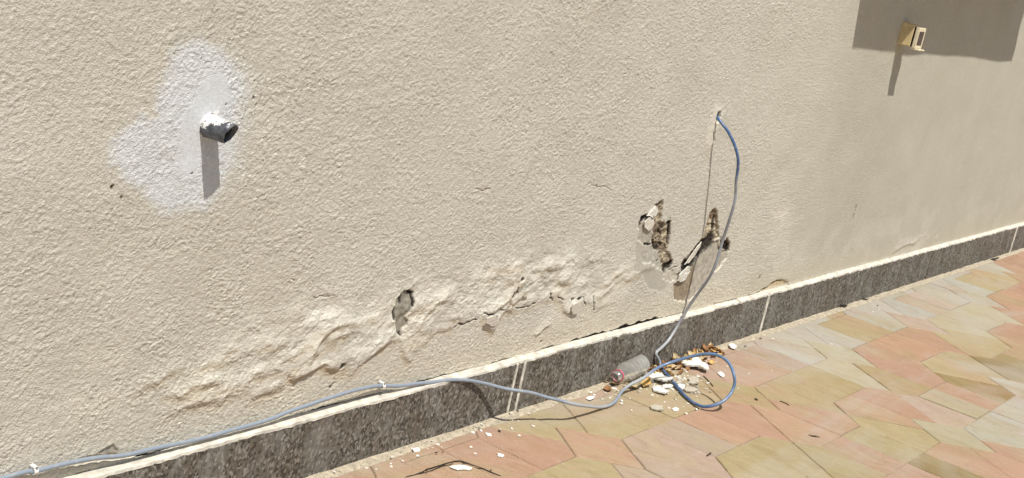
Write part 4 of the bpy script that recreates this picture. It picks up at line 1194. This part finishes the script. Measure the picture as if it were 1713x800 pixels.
# small white paint chips scattered along the skirting
cm = []; cm2 = []; cm3 = []
for k in range(3):
    rk = random.Random(90 + k); n_ = 6
    vs = [(math.cos(a * math.tau / n_) * rk.uniform(.6, 1), math.sin(a * math.tau / n_) * rk.uniform(.4, .8), 0) for a in range(n_)]
    vs = [(x * .006, y * .006, 0) for x, y, _ in vs] + [(x * .0055, y * .0055, rk.uniform(.001, .0022)) for x, y, _ in vs]
    fs = [tuple(range(n_))[::-1], tuple(range(n_, 2 * n_))] + [(a, (a + 1) % n_, n_ + (a + 1) % n_, n_ + a) for a in range(n_)]
    me = mesh('paint_chip', vs, fs); me.materials.append(M_plast); cm.append(me)
    me = me.copy(); me.materials[0] = M_flake; cm2.append(me)
    me = me.copy(); me.materials[0] = M_plastg; cm3.append(me)
r = random.Random(12)
for k in range(185):
    if k < 34: x = r.uniform(1.95, 2.65); y = -0.024 - abs(r.gauss(0, 0.045))
    elif k < 95: x = r.uniform(2.9, 3.6); y = -0.03 - abs(r.gauss(0, 0.09))
    elif k < 120: x = r.uniform(3.5, 6.2); y = -0.03 - abs(r.gauss(0, 0.12))
    else: x = r.gauss(3.17, 0.12); y = -0.04 - abs(r.gauss(0, 0.075))
    o = obj('paint_chip', cm[k % 3], None, None, (x, y, 0.0005 if y < -0.045 else 0.003))
    if k % 5 in (0, 2, 3): o.data = cm2[k % 3]
    sc = r.uniform(.3, 1.1) * (0.7 if 95 <= k < 120 else 1); o.scale = (sc, sc, sc); o.rotation_euler = (r.uniform(-.1, .1), r.uniform(-.1, .1), r.uniform(0, 6.28))
    tag(o, 'tiny white paint chip fallen on the pavers along the skirting', 'paint chip', 'white paint chips along the skirting')
# sandy grit gathered at the foot of the skirting: nobody could count it, so one object
r = random.Random(77); vs, fs = [], []
for k in range(2600):
    if k < 1500: x = r.uniform(1.3, 6.5); y = -0.024 - abs(r.gauss(0, 0.018))
    elif k < 2200: x = r.gauss(3.22, 0.16); y = -0.03 - abs(r.gauss(0, 0.07))
    else: x = r.uniform(1.5, 4.5); y = -0.03 - abs(r.gauss(0, 0.16))
    z = 0.0035 if y > -0.042 else 0.0; e = r.uniform(.0006, .0022); a = r.uniform(0, 6.28); b0 = len(vs)
    for j in range(3):
        vs.append((x + math.cos(a + j * 2.1) * e, y + math.sin(a + j * 2.1) * e * r.uniform(.6, 1.2), z))
    vs.append((x, y, z + e * r.uniform(.5, 1.1)))
    fs += [(b0, b0 + 1, b0 + 3), (b0 + 1, b0 + 2, b0 + 3), (b0 + 2, b0, b0 + 3)]
tag(obj('sandy_grit', mesh('sandy_grit', vs, fs), simple('sandy_grit', (0.40, 0.33, 0.24), 0.95, 0.5, 30)), 'fine sandy grit and plaster crumbs scattered along the skirting foot', 'grit', kind='stuff')
def dirt_line(px, wmax, label, seed):
    P_ = [on_z(u_, v_, 0.0) for u_, v_ in px]
    pts_, _ = catmull(P_, 0.006)
    vs, fs = [], []
    for k, p_ in enumerate(pts_):
        d_ = pts_[min(k + 1, len(pts_) - 1)] - pts_[max(k - 1, 0)]; d_ = d_ / (np.linalg.norm(d_) + 1e-9)
        nn = np.array((-d_[1], d_[0], 0)); w_ = wmax * (0.35 + 0.65 * abs(float(vn(k * 0.45, seed, 3)))) * min(1, k / 3 + .1, (len(pts_) - 1 - k) / 3 + .1)
        o_ = nn * 0.002 * float(vn(k * 0.3, seed, 4))
        vs += [p_ + o_ - nn * w_ + (0, 0, .0006), p_ + o_ + (0, 0, .0022), p_ + o_ + nn * w_ + (0, 0, .0006)]
    for k in range(len(pts_) - 1):
        for j in (0, 1): fs.append((k * 3 + j + 1, k * 3 + j, k * 3 + j + 3, k * 3 + j + 4))
    o = obj('dirt_line', mesh('dirt_line', vs, fs), M_black)
    tag(o, label, 'dirt')
dirt_line([(678, 800), (704, 790.5), (735, 779), (762, 772), (775, 773), (800, 782), (838, 797)], 0.0028, 'jagged black dirt filled crack running round the corner of a pink paver at the bottom', 1)
dirt_line([(700, 794), (735, 783), (758, 776)], 0.0012, 'fine second dirt line just below the left arm of the black crack', 2)
r = random.Random(31)
for k in range(75):
    u_ = r.gauss(1130, 34); v_ = r.gauss(634, 17)
    if v_ < 606 - 0.3 * (u_ - 1099) + 8: v_ = 606 - 0.3 * (u_ - 1099) + r.uniform(8, 30)
    P_ = on_z(u_, v_, 0.0005)
    o = obj('plaster_shard', (cm if k % 3 == 0 else cm3)[k % 3], None, None, (P_[0], min(P_[1], -0.03), 0.0005 + (0.003 if P_[1] > -0.045 else 0)))
    sc = r.uniform(.8, 2.0); o.scale = (sc, sc * r.uniform(.4, .9), sc * r.uniform(.7, 1.6)); o.rotation_euler = (r.uniform(-.25, .25), r.uniform(-.25, .25), r.uniform(-1, 1.4))
    tag(o, 'small flat shard of broken plaster among the rubble inside the cable loop', 'plaster shard', 'small plaster shards in the rubble')
# black crumbs of dirt in the joints by the skirting
r = random.Random(15)
crumb = mesh('dirt_crumb', [(.004, 0, .001), (0, .0025, .0012), (-.004, 0, .001), (0, -.0025, .001), (0, 0, .003), (0, 0, 0)], [(0, 1, 4), (1, 2, 4), (2, 3, 4), (3, 0, 4), (1, 0, 5), (2, 1, 5), (3, 2, 5), (0, 3, 5)]); crumb.materials.append(M_black)
spots = [(843, 692), (855, 687), (790, 714), (800, 718), (833, 721), (738, 757), (730, 760), (1400, 512), (1407, 510), (1520, 474), (1660, 433), (1347, 539), (1468, 511), (1272, 568), (1248, 581)] + [(712, 787), (741, 777), (776, 777), (803, 786), (818, 789)]
for u_, v_ in spots:
    P_ = on_z(u_ + r.uniform(-3, 3), v_ + r.uniform(-1.5, 1.5), 0.001)
    o = obj('dirt_crumb', crumb, None, None, (P_[0], min(P_[1], -0.024), 0.0015)); sc = r.uniform(.6, 1.5); o.scale = (sc, sc, sc); o.rotation_euler = (0, 0, r.uniform(0, 6.28))
    tag(o, 'black crumb of dirt lying on the pavers close to the skirting', 'dirt crumb', 'black crumbs of dirt on the pavers')
